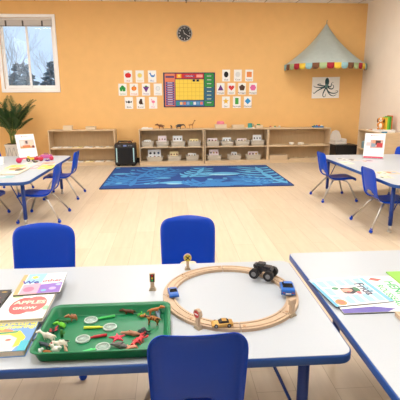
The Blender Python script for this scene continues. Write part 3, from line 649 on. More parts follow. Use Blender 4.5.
for k in range(NSC):
    b = MB(); a0, a1 = PI*k/NSC, PI*(k+1)/NSC; mm = C(*SCC[k % 5], .9); sl = b.slot(mm); top, bot = [], []
    for i in range(7):
        f = i/6; a = a0+(a1-a0)*f; r = RB+.014; x, y = -math.cos(a)*r, -math.sin(a)*r*.9-.014
        dz = .105*(1-.38*abs(2*f-1)**5)
        top.append(b.bm.verts.new((x, y, ZBASE+.004))); bot.append(b.bm.verts.new((x*1.004, y, ZBASE-dz)))
    for i in range(6):
        f_ = b.bm.faces.new((top[i], top[i+1], bot[i+1], bot[i])); f_.material_index = sl; f_.smooth = True
    o = b.build('scallop', t); md = o.modifiers.new('s', 'SOLIDIFY'); md.thickness = .004; md.offset = 1; evalmods(o)
# ------------------------------------------------------------------ octopus picture
t = thing('octopus_picture', 'small white canvas with a dark teal octopus drawing below the canopy', 'picture', (3.115, YB-.011, 1.455)); t.rotation_euler = (0, -.01, 0)
b = MB(); b.box((0, 0, 0), (.555, .02, .41), M_PAPER, bevel=.002); b.build('canvas', t)
b = MB(); rnd = random.Random(2); M_OCT = C(40, 78, 84, .8); M_OCT2 = C(92, 130, 130, .8); zc2 = [0]
def ribbon(pts, w0, w1, m_):
    L_, R2 = [], []; n = len(pts); zc2[0] += .00004
    for k in range(n):
        p = Vector(pts[k]); d = (Vector(pts[min(k+1, n-1)])-Vector(pts[max(k-1, 0)])).normalized(); nn = Vector((-d.y, d.x)); w_ = w0+(w1-w0)*k/(n-1); L_.append(tuple(p+nn*w_)); R2.append(tuple(p-nn*w_))
    MX = TR(0, -.0102-zc2[0], 0, PI/2); i = b.slot(m_)
    a = [b.bm.verts.new(MX @ Vector((x, y, .0002))) for x, y in L_]; c = [b.bm.verts.new(MX @ Vector((x, y, .0002))) for x, y in R2]
    for k in range(n-1):
        f_ = b.bm.faces.new((a[k], a[k+1], c[k+1], c[k])); f_.material_index = i
def bez(ps, n=16):
    out = []
    for k in range(n+1):
        t_ = k/n; q = [Vector(p) for p in ps]
        while len(q) > 1: q = [q[i].lerp(q[i+1], t_) for i in range(len(q)-1)]
        out.append(tuple(q[0]))
    return out
b.prism(ngon(20, .058, sx=.72, sy=1.35, cx=.02, cy=.112), .0004, M_OCT, mx=TR(0, -.0103, 0, PI/2)); b.prism(ngon(14, .045, sx=.7, sy=.9, cx=.01, cy=.035), .0006, M_OCT2, mx=TR(0, -.0103, 0, PI/2))
for ps in (((.0, .02), (-.1, -.02), (-.3, -.09), (-.2, -.16), (-.26, -.08)), ((-.01, .03), (-.1, .03), (-.22, .10), (-.2, .0), (-.13, .12), (-.1, .06)), ((.0, .0), (-.05, -.1), (-.12, -.2), (.02, -.22), (.0, -.12)),
           ((.02, .0), (.02, -.1), (.15, -.16), (.3, -.12), (.28, -.03), (.2, -.07)), ((.03, .03), (.08, -.06), (.2, -.06), (.18, .08), (.1, .05)), ((.03, .04), (.12, -.02), (.12, .04), (.08, .1), (.15, .1)),
           ((.01, .0), (.05, -.1), (.1, -.2), (.2, -.17), (.22, -.13)), ((.0, .01), (-.12, .0), (-.24, .0), (-.25, .04))):
    ribbon(bez(ps), .013, .003, M_OCT)
b.build('octopus_drawing', t, fixn=False)
# ------------------------------------------------------------------ chairs
def chair_meshes():
    # profile (y,z) from seat front lip to back top
    prof = [(.232, .262), (.238, .278), (.225, .292), (.17, .297), (.10, .293), (.03, .288), (-.03, .288), (-.07, .294), (-.10, .308), (-.118, .332), (-.124, .352), (-.13, .375), (-.14, .42), (-.15, .47), (-.158, .515), (-.165, .548), (-.170, .572), (-.173, .588), (-.175, .598), (-.176, .603)]
    us = [-1, -.975, -.94, -.88, -.76, -.72, -.5, -.3, -.1, .1, .3, .5, .72, .76, .88, .94, .975, 1]
    bm = bmesh.new(); rows = []; n = len(prof)
    cum = [0]
    for k in range(1, n): cum.append(cum[-1]+math.dist(prof[k], prof[k-1]))
    tot = cum[-1]
    for k, (y, z) in enumerate(prof):
        a, c = prof[max(k-1, 0)], prof[min(k+1, n-1)]; ty, tz = c[0]-a[0], c[1]-a[1]; l = math.hypot(ty, tz); ny, nz = tz/l, -ty/l   # away from sitter is +? fixed below
        ny, nz = -ny, -nz   # points toward under/behind
        if k < 3: ny, nz = 0, -1
        s = cum[k]; w0 = .155
        if z > .33: w0 = .151+.006*min(1, (z-.33)/.2)
        wd = w0
        for d, r in ((tot-s, .055), (s, .05)):
            if d < r: wd = min(wd, w0-r+math.sqrt(max(r*r-(r-d)**2, 0))*1.0)
        row = []
        for u in us:
            x = u*wd; e = min(wd-abs(x), tot-s, s+.004); off = .020*max(0, 1-e/.016)**1.5
            if z > .38 and z < .545 and abs(u) < .74: off += .006
            crown = .008*(1-u*u) if z > .59 else 0
            cup = .026*(1-u*u) if z > .33 else .006*(1-u*u)*(1 if y < .15 else 0)
            off2 = off + cup
            yy, zz = y + (off2*(-abs(nz) if False else 0)), z
            if z > .33: yy = y - off2
            elif z > .3 and y < -.05: yy = y-off2*.6; zz = z-off2*.6
            else: zz = z - off2
            row.append(bm.verts.new((x, yy, zz+crown)))
        rows.append(row)
    for k in range(n-1):
        for j in range(len(us)-1):
            um = abs((us[j]+us[j+1])/2)
            if (k == 9 and um < .45) or (k == 10 and um < .25): continue     # hand slot at the foot of the back
            f = bm.faces.new((rows[k][j], rows[k][j+1], rows[k+1][j+1], rows[k+1][j])); f.smooth = True
    me = bpy.data.meshes.new('shell'); bm.to_mesh(me); bm.free()
    o = bpy.data.objects.new('shell', me); COL.objects.link(o); md = o.modifiers.new('s', 'SOLIDIFY'); md.thickness = .0045; md.offset = 0
    md = o.modifiers.new('u', 'SUBSURF'); md.levels = 1; evalmods(o); me = o.data; me.materials.clear(); me.materials.append(M_BLUE)
    for p in me.polygons: p.use_smooth = True; p.material_index = 0
    bpy.data.objects.remove(o)
    return me
shell_me = chair_meshes()
def make_chair(label, loc, rz, group):
    t = thing('school_chair', label, 'chair', loc, rz, group)
    o = bpy.data.objects.new('seat_shell', shell_me); COL.objects.link(o); o.parent = t
    b = MB()
    for s in (-1, 1): b.tube([(s*.11, -.055, .262), (s*.115, .0, .265), (s*.12, .09, .265)], .009, M_CHROME)
    b.tube([(-.11, -.05, .262), (.11, -.05, .262)], .008, M_CHROME); b.tube([(-.12, .085, .263), (.12, .085, .263)], .008, M_CHROME)
    b.build('seat_frame', t)
    for s in (-1, 1):
        for yy in (-1, 1):
            if yy < 0: pts = [(s*.11, -.05, .262), (s*.135, -.085, .225), (s*.235, -.215, .03)]
            else: pts = [(s*.115, .06, .265), (s*.145, .11, .25), (s*.165, .135, .215), (s*.235, .215, .03)]
            b = MB(); b.tube(pts, .011, M_CHROME, 10); l = b.build('leg', t)
            b = MB(); p = pts[-1]; b.ell((p[0], p[1], .0185), (.0185, .0185, .0175), M_BLUE, u=16, v=10); b.cyl((p[0]-s*.004, p[1]-yy*.004, .038), .0125, .02, M_BLUE, r2=.011); b.build('foot_glide', l)
    return t
g1 = 'blue school chairs'
ch0 = make_chair('blue school chair seen from behind at the near side of the front table', (.066, 1.298, 0), 0, g1)
def chair(x, y, rz, label): return dup(ch0, (x, y, 0), rz, label, g1)
f1 = chair(-.675, 2.035, PI, 'blue school chair across the front table, behind the stacked books')
f2 = chair(.083, 2.12, PI, 'blue school chair across the front table, behind the train track')
chair(2.12, 4.115, -PI/2, 'blue school chair at the right far table, nearer the camera')
chair(2.08, 5.36, -PI/2, 'blue school chair at the right far table, nearer the shelves')
chair(-1.405, 4.73, PI/2, 'blue school chair on the right side of the left far table, nearer the camera')
chair(-1.43, 5.80, PI/2, 'blue school chair on the right side of the left far table, nearer the shelves')
chair(-2.09, 4.73, -PI/2, 'blue school chair mostly cut off by the left picture edge, lower one')
chair(-2.26, 6.15, -PI/2-.1, 'blue school chair at the left picture edge below the palm')
chair(3.02, 5.72, PI/2+.25, 'blue school chair across the right far table at the right picture edge')
ch0.scale = (.94, 1, 1.06); f1.scale = (1.03, 1, 1.06); f2.scale = (.97, 1, 1.06)
# ------------------------------------------------------------------ tables
def table(label, cx, cy, w_, d_, rad, zt=.5, rz=0, inset=(.14, .09), name='activity_table', group='blue-edged activity tables', n=6):
    t = thing(name, label, 'table', (cx, cy, 0), rz, group)
    b = MB(); b.prism(rrect(w_-.008, d_-.008, rad-.003, n), .026, M_TOP, z0=zt-.026); b.build('tabletop', t)
    b = MB(); prof = rrect(w_-.006, d_-.006, rad-.002, n); sl = b.slot(M_EDGE); rings = []
    for o_, z in ((0, zt-.001), (.003, zt-.002), (.004, zt-.008), (.004, zt-.027), (.002, zt-.031), (-.012, zt-.031), (-.012, zt-.027)):
        pr = rrect(w_-.006+2*o_, d_-.006+2*o_, rad-.002+o_, n); rings.append([b.bm.verts.new((x, y, z)) for x, y in pr])
    for k in range(len(rings)-1):
        m_ = len(rings[k])
        for j in range(m_): f = b.bm.faces.new((rings[k][j], rings[k][(j+1) % m_], rings[k+1][(j+1) % m_], rings[k+1][j])); f.material_index = sl; f.smooth = True
    b.build('edge_band', t)
    for sx in (-1, 1):
        for sy in (-1, 1):
            x, y = sx*(w_/2-inset[0]), sy*(d_/2-inset[1]); b = MB()
            b.cyl((x, y, zt-.0355), .045, .008, M_LEGB); b.cyl((x, y, (zt-.04+.07)/2), .0195, zt-.04-.07, M_LEGB, seg=16); l = b.build('leg', t)
            b = MB(); b.cyl((x, y, .045), .0145, .05, M_CHROME, seg=14); b.lathe([(0, 0), (.02, 0), (.022, .012), (.016, .022), (0, .022)], M_CHROME, c=(x, y, 0)); b.build('leg_extension', l)
    for sx in (-1, 1):
        for sy in (-1, 1):
            b = MB(); x = sx*(w_/2-inset[0]); y = sy*(d_/2-inset[1]); b.tube([(x-sx*.13, y, zt-.035), (x-sx*.012, y, .2)], .0055, M_LEGB); b.build('brace', t)
    return t
TZ = .5
table('front grey-topped table with blue edge holding the train track and green tray', -.350, 1.584, 1.83, .812, .045, inset=(.13, .10))
table('grey-topped table at the lower right corner holding picture books', 1.365, 1.15, 1.54, 1.88, .03, inset=(.2, .2))
table('grey-topped table at the far left by the palm, cluttered with pink toys', -1.95, 5.19, 1.12, 1.98, .10, inset=(.12, .22))
table('grey-topped table at the far right with a poster stand', 2.60, 4.77, 1.16, 2.14, .12, inset=(.08, .20), rz=0)
# ------------------------------------------------------------------ green tray
TX, TY = -.230, 1.352
b = MB(); rings = []; M_ = M_GREEN; sl = b.slot(M_)
for dx, dy, z, r in ((.192, .138, 0, .02), (.196, .142, .003, .022), (.208, .152, .034, .03), (.216, .160, .038, .034), (.216, .160, .041, .034), (.208, .152, .040, .03), (.202, .146, .034, .028), (.193, .138, .006, .02), (.190, .135, .004, .018)):
    rings.append([b.bm.verts.new((x, y, z)) for x, y in rrect(dx*2, dy*2, r)])
for k in range(len(rings)-1):
    m_ = len(rings[k])
    for j in range(m_): f = b.bm.faces.new((rings[k][j], rings[k][(j+1) % m_], rings[k+1][(j+1) % m_], rings[k+1][j])); f.material_index = sl; f.smooth = True
b.bm.faces.new(rings[0][::-1]).material_index = sl; b.bm.faces.new(rings[-1]).material_index = sl
one(b, 'green_tray', 'green plastic tray of toy animals and magnifying glasses on the front table', 'tray', (TX, TY, TZ))
TF = TZ+.0045
def tp(px, py): return at(px, py, TF)
GT = 'toy animals in the green tray'
def angle(p, q): d = q-p; return math.atan2(d.y, d.x)
def qa(name, label, p0, p1, m, **k):
    a, c = tp(*p0), tp(*p1); L_ = (c-a).length; mid = (a+c)/2; k.setdefault('L', L_/1.1)
    return quad(name, label, 'toy animal', (mid.x, mid.y, TF), angle(a, c), m, group=GT, **k)
def spotted(name, base, spot, scale=60, th=.52):
    M = bpy.data.materials.new(name); M.use_nodes = True; nt = M.node_tree; pb_ = nt.nodes['Principled BSDF']; pb_.inputs['Roughness'].default_value = .5
    tc = nt.nodes.new('ShaderNodeTexCoord'); nz = nt.nodes.new('ShaderNodeTexNoise'); nz.inputs['Scale'].default_value = scale; nz.inputs['Detail'].default_value = 0
    r = nt.nodes.new('ShaderNodeValToRGB'); r.color_ramp.interpolation = 'CONSTANT'; r.color_ramp.elements[0].color = lin(base); r.color_ramp.elements[1].position = th; r.color_ramp.elements[1].color = lin(spot)
    nt.links.new(tc.outputs['Object'], nz.inputs['Vector']); nt.links.new(nz.outputs[0], r.inputs[0]); nt.links.new(r.outputs[0], pb_.inputs['Base Color']); return M
M_COW = spotted('cow_patches', (236, 228, 214), (40, 34, 32)); M_LEO = spotted('leopard_spots', (190, 124, 60), (84, 52, 30), 160, .56)
qa('toy_goat', 'white toy goat in the left part of the green tray', (57, 343), (41, 342), C(232, 226, 212), legs=.42, body=.17, neck=.16, head=.13)
qa('toy_wolf', 'dark blue-grey toy wolf in front of the white toy goat', (52, 352), (36.5, 349), C(48, 62, 72), legs=.34, body=.13, neck=.12, head=.12)
qa('toy_cow', 'black and white patched toy cow near the left of the tray', (70, 346), (54.5, 350), M_COW, legs=.36, body=.18, neck=.06, head=.14)
qa('toy_fox', 'orange brown toy fox lying in the lower left of the tray', (52.5, 353.5), (42, 353.5), C(196, 116, 66), legs=.16, body=.15, neck=.05, head=.13)
qa('toy_bear', 'light brown toy bear at the upper left of the tray', (79, 319.5), (69, 321), C(160, 102, 66), legs=.3, body=.26, neck=.05, head=.22, tail=.05)
qa('toy_crocodile', 'dark green toy crocodile next to the light brown bear', (71, 323), (58, 323), C(40, 100, 44), legs=.12, body=.12, neck=.02, head=.1, tail=.4)
qa('toy_frog', 'bright green toy frog in the upper left of the tray', (67, 328), (58, 327.5), C(110, 200, 50), legs=.2, body=.26, neck=.05, head=.26, tail=.02, ear=True)
qa('toy_calf', 'small tan toy calf beside the patched cow', (67, 354), (65, 349.5), C(196, 160, 130), legs=.25, body=.18, neck=.05, head=.15)
qa('toy_tiger', 'orange brown toy tiger at the top right of the tray', (147, 316), (161, 314), C(188, 112, 56), legs=.36, body=.14, neck=.08, head=.15)
qa('toy_leopard', 'spotted brown toy leopard below the toy tiger', (161, 325), (145, 324), M_LEO, legs=.4, body=.15, neck=.06, head=.15)
qa('toy_otter', 'dark brown toy otter near the top middle right of the tray', (136, 313.5), (123, 314), C(96, 56, 38), legs=.16, body=.16, neck=.06, head=.14)
# butterfly
p = tp(53.5, 333)
t = thing('toy_butterfly', 'red and black toy butterfly behind the white goat', 'toy animal', p, .3, GT)
b = MB(); b.ell((0, 0, .008), (.004, .013, .004), M_BLACK); b.tube([(0, .012, .009), (-.005, .018, .013)], .0008, M_BLACK, 4); b.tube([(0, .012, .009), (.005, .018, .013)], .0008, M_BLACK, 4); b.ell((0, 0, .0025), (.003, .006, .0025), M_BLACK); b.build('body', t)
for s in (-1, 1):
    b = MB(); mxw = TR(0, 0, .008, 0, -s*.45, 0)
    b.prism([(s*x, y) for x, y in [(.002, -.002), (.008, .013), (.021, .018), (.025, .008), (.017, 0), (.021, -.010), (.014, -.017), (.004, -.010)]][::s], .0012, M_BLACK, mx=mxw)
    b.prism([(s*x, y) for x, y in [(.006, .003), (.010, .011), (.018, .014), (.020, .008), (.013, .002)]][::s], .0018, C(190, 40, 48), mx=mxw)
    b.prism([(s*x, y) for x, y in [(.006, -.003), (.013, -.002), (.016, -.009), (.012, -.013), (.006, -.009)]][::s], .0018, C(190, 40, 48), mx=mxw); b.build('wing', t)
b = MB(); b.lathe([(0, 0), (.005, 0), (.0055, .012), (.005, .024), (.003, .028), (0, .029)], C(58, 120, 52)); b.tube([(.004, 0, .012), (.009, 0, .013), (.0095, 0, .02)], .002, C(58, 120, 52)); one(b, 'toy_cactus', 'small green toy cactus beside the butterfly', 'toy plant', tp(62, 337), group=GT)
# hen and chick
def hen(px, py, label, s=1.0, rz=0, nm='toy_hen'):
    t = thing(nm, label, 'toy animal', tp(px, py), rz, GT)
    b = MB(); b.ell((0, 0, .011*s), (.012*s, .009*s, .010*s), C(236, 232, 226)); b.ell((.010*s, 0, .021*s), (.0055*s, .005*s, .007*s), C(236, 232, 226)); b.ell((-.012*s, 0, .018*s), (.007*s, .004*s, .006*s), C(236, 232, 226), rot=(0, .6, 0)); b.cyl((0, 0, .002), .006*s, .004, C(236, 232, 226)); b.build('body', t)
    b = MB(); b.ell((.011*s, 0, .029*s), (.003*s, .0012*s, .003*s), C(200, 50, 40)); b.ell((.017*s, 0, .020*s), (.003*s, .0015*s, .0015*s), C(226, 160, 40)); b.build('comb', t)
hen(39, 354, 'small white toy hen in the lower left corner of the tray', .9, PI)
hen(56, 353, 'larger white toy goose in front of the patched cow', 1.15, PI-.3, 'toy_goose')
# sea animals
b = MB(); P5 = []
for k in range(10):
    a = PI/2+PI*k/5+.2; r = .030 if k % 2 == 0 else .010; P5.append((r*math.cos(a), r*math.sin(a)))
sl = b.slot(C(226, 66, 92)); top = b.bm.verts.new((0, 0, .009)); lo_ = [b.bm.verts.new((x, y, 0)) for x, y in P5]; hi_ = [b.bm.verts.new((x*.93, y*.93, .004)) for x, y in P5]
for k in range(10):
    for f in ((lo_[k], lo_[(k+1) % 10], hi_[(k+1) % 10], hi_[k]), (hi_[k], hi_[(k+1) % 10], top)): b.bm.faces.new(f).material_index = sl
b.bm.faces.new(lo_[::-1]).material_index = sl
one(b, 'toy_starfish', 'pink red toy starfish near the bottom middle of the tray', 'toy animal', tp(117.5, 338), group=GT)
def fishy(name, label, tail, head, m, fat=.16, fin=True):
    a, c = tp(*tail), tp(*head); L_ = (c-a).length; V = [(0, 0, .1), (.28, 0, .1), (.45, 0, .09), (.56, 0, .07), (-.25, 0, .09), (-.42, 0, .08), (-.52, .1, .08), (-.52, -.1, .08), (-.03, 0, .27), (.15, .14, .03), (.15, -.14, .03)]
    E_ = [(0, 1), (1, 2), (2, 3), (0, 4), (4, 5), (5, 6), (5, 7), (0, 8), (1, 9), (1, 10)]; R_ = [fat*.8, fat*.7, fat*.45, fat*.2, fat*.5, fat*.25, .02, .02, .02, .03, .03]
    mid = (a+c)/2; o = skin(name, V, E_, R_, m, scale=L_, loc=(mid.x, mid.y, TF), rot=(0, 0, angle(a, c))); tag(o, label, 'toy animal', GT)
fishy('toy_dolphin', 'light brown toy dolphin in the right part of the tray', (121, 334), (140, 336), C(170, 120, 90))
fishy('toy_shark', 'grey toy shark at the right edge beside the tiger', (159, 321), (157, 311), C(110, 132, 146))
fishy('toy_seal', 'grey brown toy seal next to the starfish at the tray bottom', (111, 346), (127, 349.5), C(104, 100, 96), .22)
# octopus
p = tp(143.5, 333); V = [(0, 0, .012), (0, 0, .022)]; R_ = [.008, .007]; E_ = [(0, 1)]
for k in range(7):
    a = 2*PI*k/7; V += [(.012*math.cos(a), .012*math.sin(a), .006), (.022*math.cos(a+.3), .020*math.sin(a+.3), .003), (.028*math.cos(a+.6), .024*math.sin(a+.6), .003)]; n_ = len(V); E_ += [(0, n_-3), (n_-3, n_-2), (n_-2, n_-1)]; R_ += [.004, .0028, .0015]
tag(skin('toy_octopus', V, E_, R_, C(34, 56, 58), loc=p), 'dark teal toy octopus right of the dolphin', 'toy animal', GT)
# lobster
a, c = tp(131, 347), tp(146, 336); mid = (a+c)/2
V = [(0, 0, .008), (.012, 0, .009), (-.014, 0, .008), (-.026, 0, .007), (-.034, .006, .005), (-.034, -.006, .005)]; E_ = [(0, 1), (0, 2), (2, 3), (3, 4), (3, 5)]; R_ = [.0065, .006, .0055, .004, .003, .003]
for s in (-1, 1):
    V += [(.020, s*.010, .008), (.030, s*.013, .008), (.039, s*.010, .008)]; n_ = len(V); E_ += [(1, n_-3), (n_-3, n_-2), (n_-2, n_-1)]; R_ += [.002, .0048, .002]
    V += [(.022, s*.004, .012), (.038, s*.002, .02)]; n_ = len(V); E_ += [(1, n_-2), (n_-2, n_-1)]; R_ += [.001, .0007]
    for q in range(3): V += [(.006-.009*q, s*.013, .008), (.006-.009*q, s*.019, .001)]; n_ = len(V); E_ += [(0 if q < 2 else 2, n_-2), (n_-2, n_-1)]; R_ += [.0014, .001]
tag(skin('toy_lobster', V, E_, R_, C(206, 52, 58), loc=(mid.x, mid.y, TF), rot=(0, 0, angle(a, c))), 'red toy lobster at the lower right of the tray', 'toy animal', GT)
# crab
V = [(0, 0, .007), (.007, 0, .007), (-.007, 0, .007)]; E_ = [(0, 1), (0, 2)]; R_ = [.006, .005, .005]
for s in (-1, 1):
    par = 1 if s > 0 else 2
    for q in range(3): V += [(s*.015, (q-1)*.007, .009), (s*.021, (q-1)*.010, .001)]; n_ = len(V); E_ += [(par, n_-2), (n_-2, n_-1)]; R_ += [.0015, .001]
    V += [(s*.012, .012, .007), (s*.008, .019, .007)]; n_ = len(V); E_ += [(par, n_-2), (n_-2, n_-1)]; R_ += [.002, .0035]
tag(skin('toy_crab', V, E_, R_, C(216, 136, 110), loc=tp(131.5, 349), rot=(0, 0, .3)), 'pale orange toy crab beside the lobster', 'toy animal', GT)
b = MB(); rnd = random.Random(5)
for k in range(12):
    a = rnd.uniform(0, 2*PI); L_ = rnd.uniform(.014, .026); b.tube([(0, 0, .002), (L_*.5*math.cos(a), L_*.5*math.sin(a), .010), (L_*math.cos(a), L_*math.sin(a), .005)], .002, C(60, 160, 50), 5, [.002, .003, .0006])
one(b, 'toy_grass', 'tuft of green plastic grass below the toy tiger', 'toy plant', tp(142, 316), group=GT)
b = MB()
for k in range(8):
    a = rnd.uniform(.6, 3.4); L_ = rnd.uniform(.014, .024); b.tube([(0, 0, .002), (L_*.5*math.cos(a), L_*.5*math.sin(a), .008), (L_*math.cos(a), L_*math.sin(a), .012)], .002, C(220, 206, 150), 5, [.0022, .002, .0006])
one(b, 'toy_coral', 'pale yellow branching toy coral left of the toy tiger', 'toy plant', tp(143.5, 311.5), group=GT)
# magnifying glasses
M_LENS = mat('clear_lens', (205, 225, 215), .08, alpha=.45); M_CLR = mat('clear_rim', (205, 222, 214), .2, alpha=.8)
def magnifier(lens, end, rgb, label):
    a, c = tp(*lens), tp(*end); d = (c-a); L_ = d.length; t = thing('magnifying_glass', label, 'magnifying glass', a, math.atan2(d.y, d.x), 'magnifying glasses in the green tray')
    r = .0235
    b = MB(); b.lathe([(0, .0035), (r-.004, .0030), (r-.003, .0045), (0, .0065)], M_LENS, closed=False); b.build('lens', t)
    b = MB(); b.lathe([(r-.003, 0), (r, 0), (r+.001, .003), (r, .007), (r-.003, .007)], M_CLR, closed=True); b.build('rim', t)
    b = MB(); m_ = C(*rgb, .35); b.tube([(r, 0, .004), (r+.008, 0, .004), (r+.012, 0, .005), (L_, 0, .005)], .005, m_, 10, [.003, .003, .0048, .0048]); b.build('handle', t)
magnifier((91, 321), (115, 317), (70, 200, 100), 'magnifying glass with a green handle pointing right, topmost in the tray')
magnifier((110, 328), (84, 329), (216, 226, 60), 'magnifying glass with a yellow handle')
magnifier((83, 340), (107, 336), (192, 34, 50), 'magnifying glass with a red handle')
magnifier((103, 348), (80, 354.5), (90, 226, 130), 'magnifying glass with a green handle pointing lower left, nearest the tray front')
# ------------------------------------------------------------------ train track
OX, OY, RO, RI = .228, 1.628, .283, .234
tr = thing('train_track', 'oval ring of light wooden toy train track on the front table', 'toy train track', (OX, OY, TZ))
NP = 8; TH = .012
for k in range(NP):
    b = MB(); sl = b.slot(M_BEECH); a0, a1 = 2*PI*k/NP+.006, 2*PI*(k+1)/NP-.006; secs = []
    prof = [(RI, 0), (RI, TH), (RI+.008, TH), (RI+.008, TH-.003), (RI+.014, TH-.003), (RI+.014, TH), (RO-.014, TH), (RO-.014, TH-.003), (RO-.008, TH-.003), (RO-.008, TH), (RO, TH), (RO, 0)]
    for i in range(11):
        a = a0+(a1-a0)*i/10; secs.append([b.bm.verts.new((r*math.cos(a)*.965, r*math.sin(a)*1.03, z)) for r, z in prof])
    for i in range(10):
        for j in range(len(prof)): b.bm.faces.new((secs[i][j], secs[i][(j+1) % 12], secs[i+1][(j+1) % 12], secs[i+1][j])).material_index = sl
    b.bm.faces.new(secs[0]); b.bm.faces.new(secs[-1][::-1])
    b.cyl(((RO-.021)*math.cos(a0+.05)*.965, (RO-.021)*math.sin(a0+.05)*1.03, TH+.0004), .006, .0008, C(176, 136, 96))
    b.build('track_piece', tr)
ZTR = TZ+TH
# vehicles
def wheels(t, xs, ys, r, w_, m_=None, hub=(150, 150, 152)):
    for x in xs:
        for s in (-1, 1):
            b = MB(); b.cyl((x, s*ys, r), r, w_, m_ or M_BLACK, rot=(PI/2, 0, 0), seg=18); wh = b.build('wheel', t)
            b = MB(); b.cyl((x, s*(ys+w_/2), r), r*.5, .001, C(*hub), rot=(PI/2, 0, 0), seg=12); b.build('hubcap', wh)
def car(name, label, px, py, rz, L_, rgb, z=ZTR, wd=.45, ht=.3, metal=0, plate=False):
    p = at(px, py, z); t = thing(name, label, 'toy car', p, rz, 'toy vehicles on the train track')
    m_ = mat('car_'+name+str(rgb[0]), rgb, .3, metal=metal, coat=.4); W2 = L_*wd/2; gr = L_*.05
    prof = [(-.5, .10), (-.5, .17), (-.47, .20), (-.28, .215), (.15, .20), (.38, .175), (.48, .14), (.5, .08), (.48, .05), (-.48, .05)]
    b = MB(); sl = b.slot(m_); S = []
    for yy, k in ((-1, .9), (-.85, 1), (.85, 1), (1, .9)): S.append([b.bm.verts.new((x*L_*(.98 if abs(yy) == 1 else 1), yy*W2, z_*L_*ht/.3*(k if z_ > .1 else 1))) for x, z_ in prof])
    for i in range(3):
        for j in range(10): b.bm.faces.new((S[i][j], S[i][(j+1) % 10], S[i+1][(j+1) % 10], S[i+1][j])).material_index = sl
    b.bm.faces.new(S[0]); b.bm.faces.new(S[-1][::-1]); b.build('body', t)
    b = MB(); sl = b.slot(mat('tinted_glass', (22, 26, 32), .15)); s2 = b.slot(m_); top = []; bot = []
    for x, y in ((-.33, -.8), (.17, -.8), (.17, .8), (-.33, .8)): bot.append(b.bm.verts.new((x*L_, y*W2, .20*L_*ht/.3)))
    for x, y in ((-.2, -.62), (.02, -.62), (.02, .62), (-.2, .62)): top.append(b.bm.verts.new((x*L_, y*W2, .30*L_*ht/.3)))
    for k in range(4): b.bm.faces.new((bot[k], bot[(k+1) % 4], top[(k+1) % 4], top[k])).material_index = sl
    b.bm.faces.new(top).material_index = s2; b.build('cabin', t)
    wheels(t, (-.3*L_, .3*L_), W2*.9, L_*.095, L_*.07)
    if plate:
        b = MB(); b.box((-.503*L_, 0, .13*L_), (.001, W2*.8, .05*L_), M_PAPER)
        for s in (-1, 1): b.box((-.503*L_, s*W2*.7, .17*L_), (.001, W2*.3, .03*L_), C(170, 40, 40))
        b.box((-.503*L_, 0, .075*L_), (.001, W2*1.4, .03*L_), C(60, 110, 160)); b.build('rear_trim', t)
    return t
car('blue_toy_car', 'small blue toy car on the left side of the wooden track', 173.3, 295, -PI/2+.15, .068, (36, 100, 190), ht=.42, wd=.55)
car('gold_toy_car', 'gold toy sports car on the near side of the wooden track', 222, 325.5, PI+.04, .076, (196, 150, 70), metal=.4, ht=.30)
car('blue_sports_car', 'bright blue toy sports car on the right side of the wooden track', 287, 291.5, 1.42, .098, (20, 104, 200), ht=.46, wd=.54, plate=True)
# monster truck
p = at(263.5, 277, ZTR); L_ = .082; t = thing('toy_monster_truck', 'black toy monster truck with big wheels on the far right of the track', 'toy car', p, -.55, 'toy vehicles on the train track'); t.scale = (1.25, 1.25, 1.25)
wheels(t, (-.026, .026), .023, .0175, .018, mat('black_toy_tyre', (26, 26, 28), .8), (120, 120, 122))
b = MB(); m_ = mat('dark_truck_paint', (38, 36, 44), .3)
b.box((0, 0, .032), (.066, .030, .012), m_, bevel=.003); b.box((.014, 0, .041), (.028, .028, .008), m_, bevel=.003); b.box((-.010, 0, .046), (.026, .027, .016), m_, bevel=.004); b.box((-.028, 0, .042), (.014, .028, .010), m_, bevel=.002)
b.build('body', t)
b = MB(); b.box((-.010, 0, .0475), (.0265, .0278, .008), mat('tinted_glass', (22, 26, 32), .15), bevel=.001); b.build('windows', t)
b = MB()
for x in (-.026, .026): b.tube([(x, -.016, .0155), (x, .016, .0155)], .003, C(110, 110, 115), 6); b.tube([(x, .008, .0155), (x*.6, .006, .028)], .002, C(120, 60, 60), 6); b.tube([(x, -.008, .0155), (x*.6, -.006, .028)], .002, C(120, 60, 60), 6)
b.build('axle', t)
# signals
def sign_base(t, h=.012, w_=.026):
    b = MB(); b.prism([(-w_/2, 0), (w_/2, 0), (w_*.42, h*.35), (w_*.26, h), (-w_*.26, h), (-w_*.42, h*.35)], .018, mat('base_wood', (176, 158, 132), .5, noise=.08, scale=50), mx=TR(0, .009, 0, PI/2)); b.build('base', t)
t = thing('traffic_light', 'wooden toy traffic light left of the track', 'toy sign', at(152.6, 290, TZ), .0); t.scale = (1.15, 1.15, 1.15)
sign_base(t); b = MB(); b.box((0, 0, .022), (.014, .010, .022), M_BEECH, bevel=.001); b.box((0, 0, .049), (.020, .010, .034), M_BEECH, bevel=.002); b.build('post', t)
b = MB(); b.box((0, -.0055, .049), (.014, .0015, .029), M_BLACK)
for z, c_ in ((.058, (200, 40, 40)), (.049, (226, 190, 50)), (.040, (50, 160, 70))): b.cyl((0, -.0066, z), .0038, .001, C(*c_), rot=(PI/2, 0, 0), seg=12)
b.build('lamps', t)
t = thing('railway_crossing_sign', 'round wooden toy crossing sign at the back left of the track', 'toy sign', at(187.7, 269.5, TZ), .1); t.scale = (1.1, 1.1, 1.1)
sign_base(t); b = MB(); b.box((0, 0, .026), (.011, .010, .030), M_BEECH, bevel=.001); b.build('post', t)
b = MB(); b.cyl((0, 0, .054), .017, .009, M_BEECH, rot=(PI/2, 0, 0), seg=24); b.cyl((0, -.0048, .054), .0145, .001, C(206, 186, 60), rot=(PI/2, 0, 0), seg=24)
for a in (PI/4, -PI/4): b.box((0, -.0056, .054), (.024, .001, .004), M_DARK, rot=(0, a, 0))
b.build('sign_disc', t)
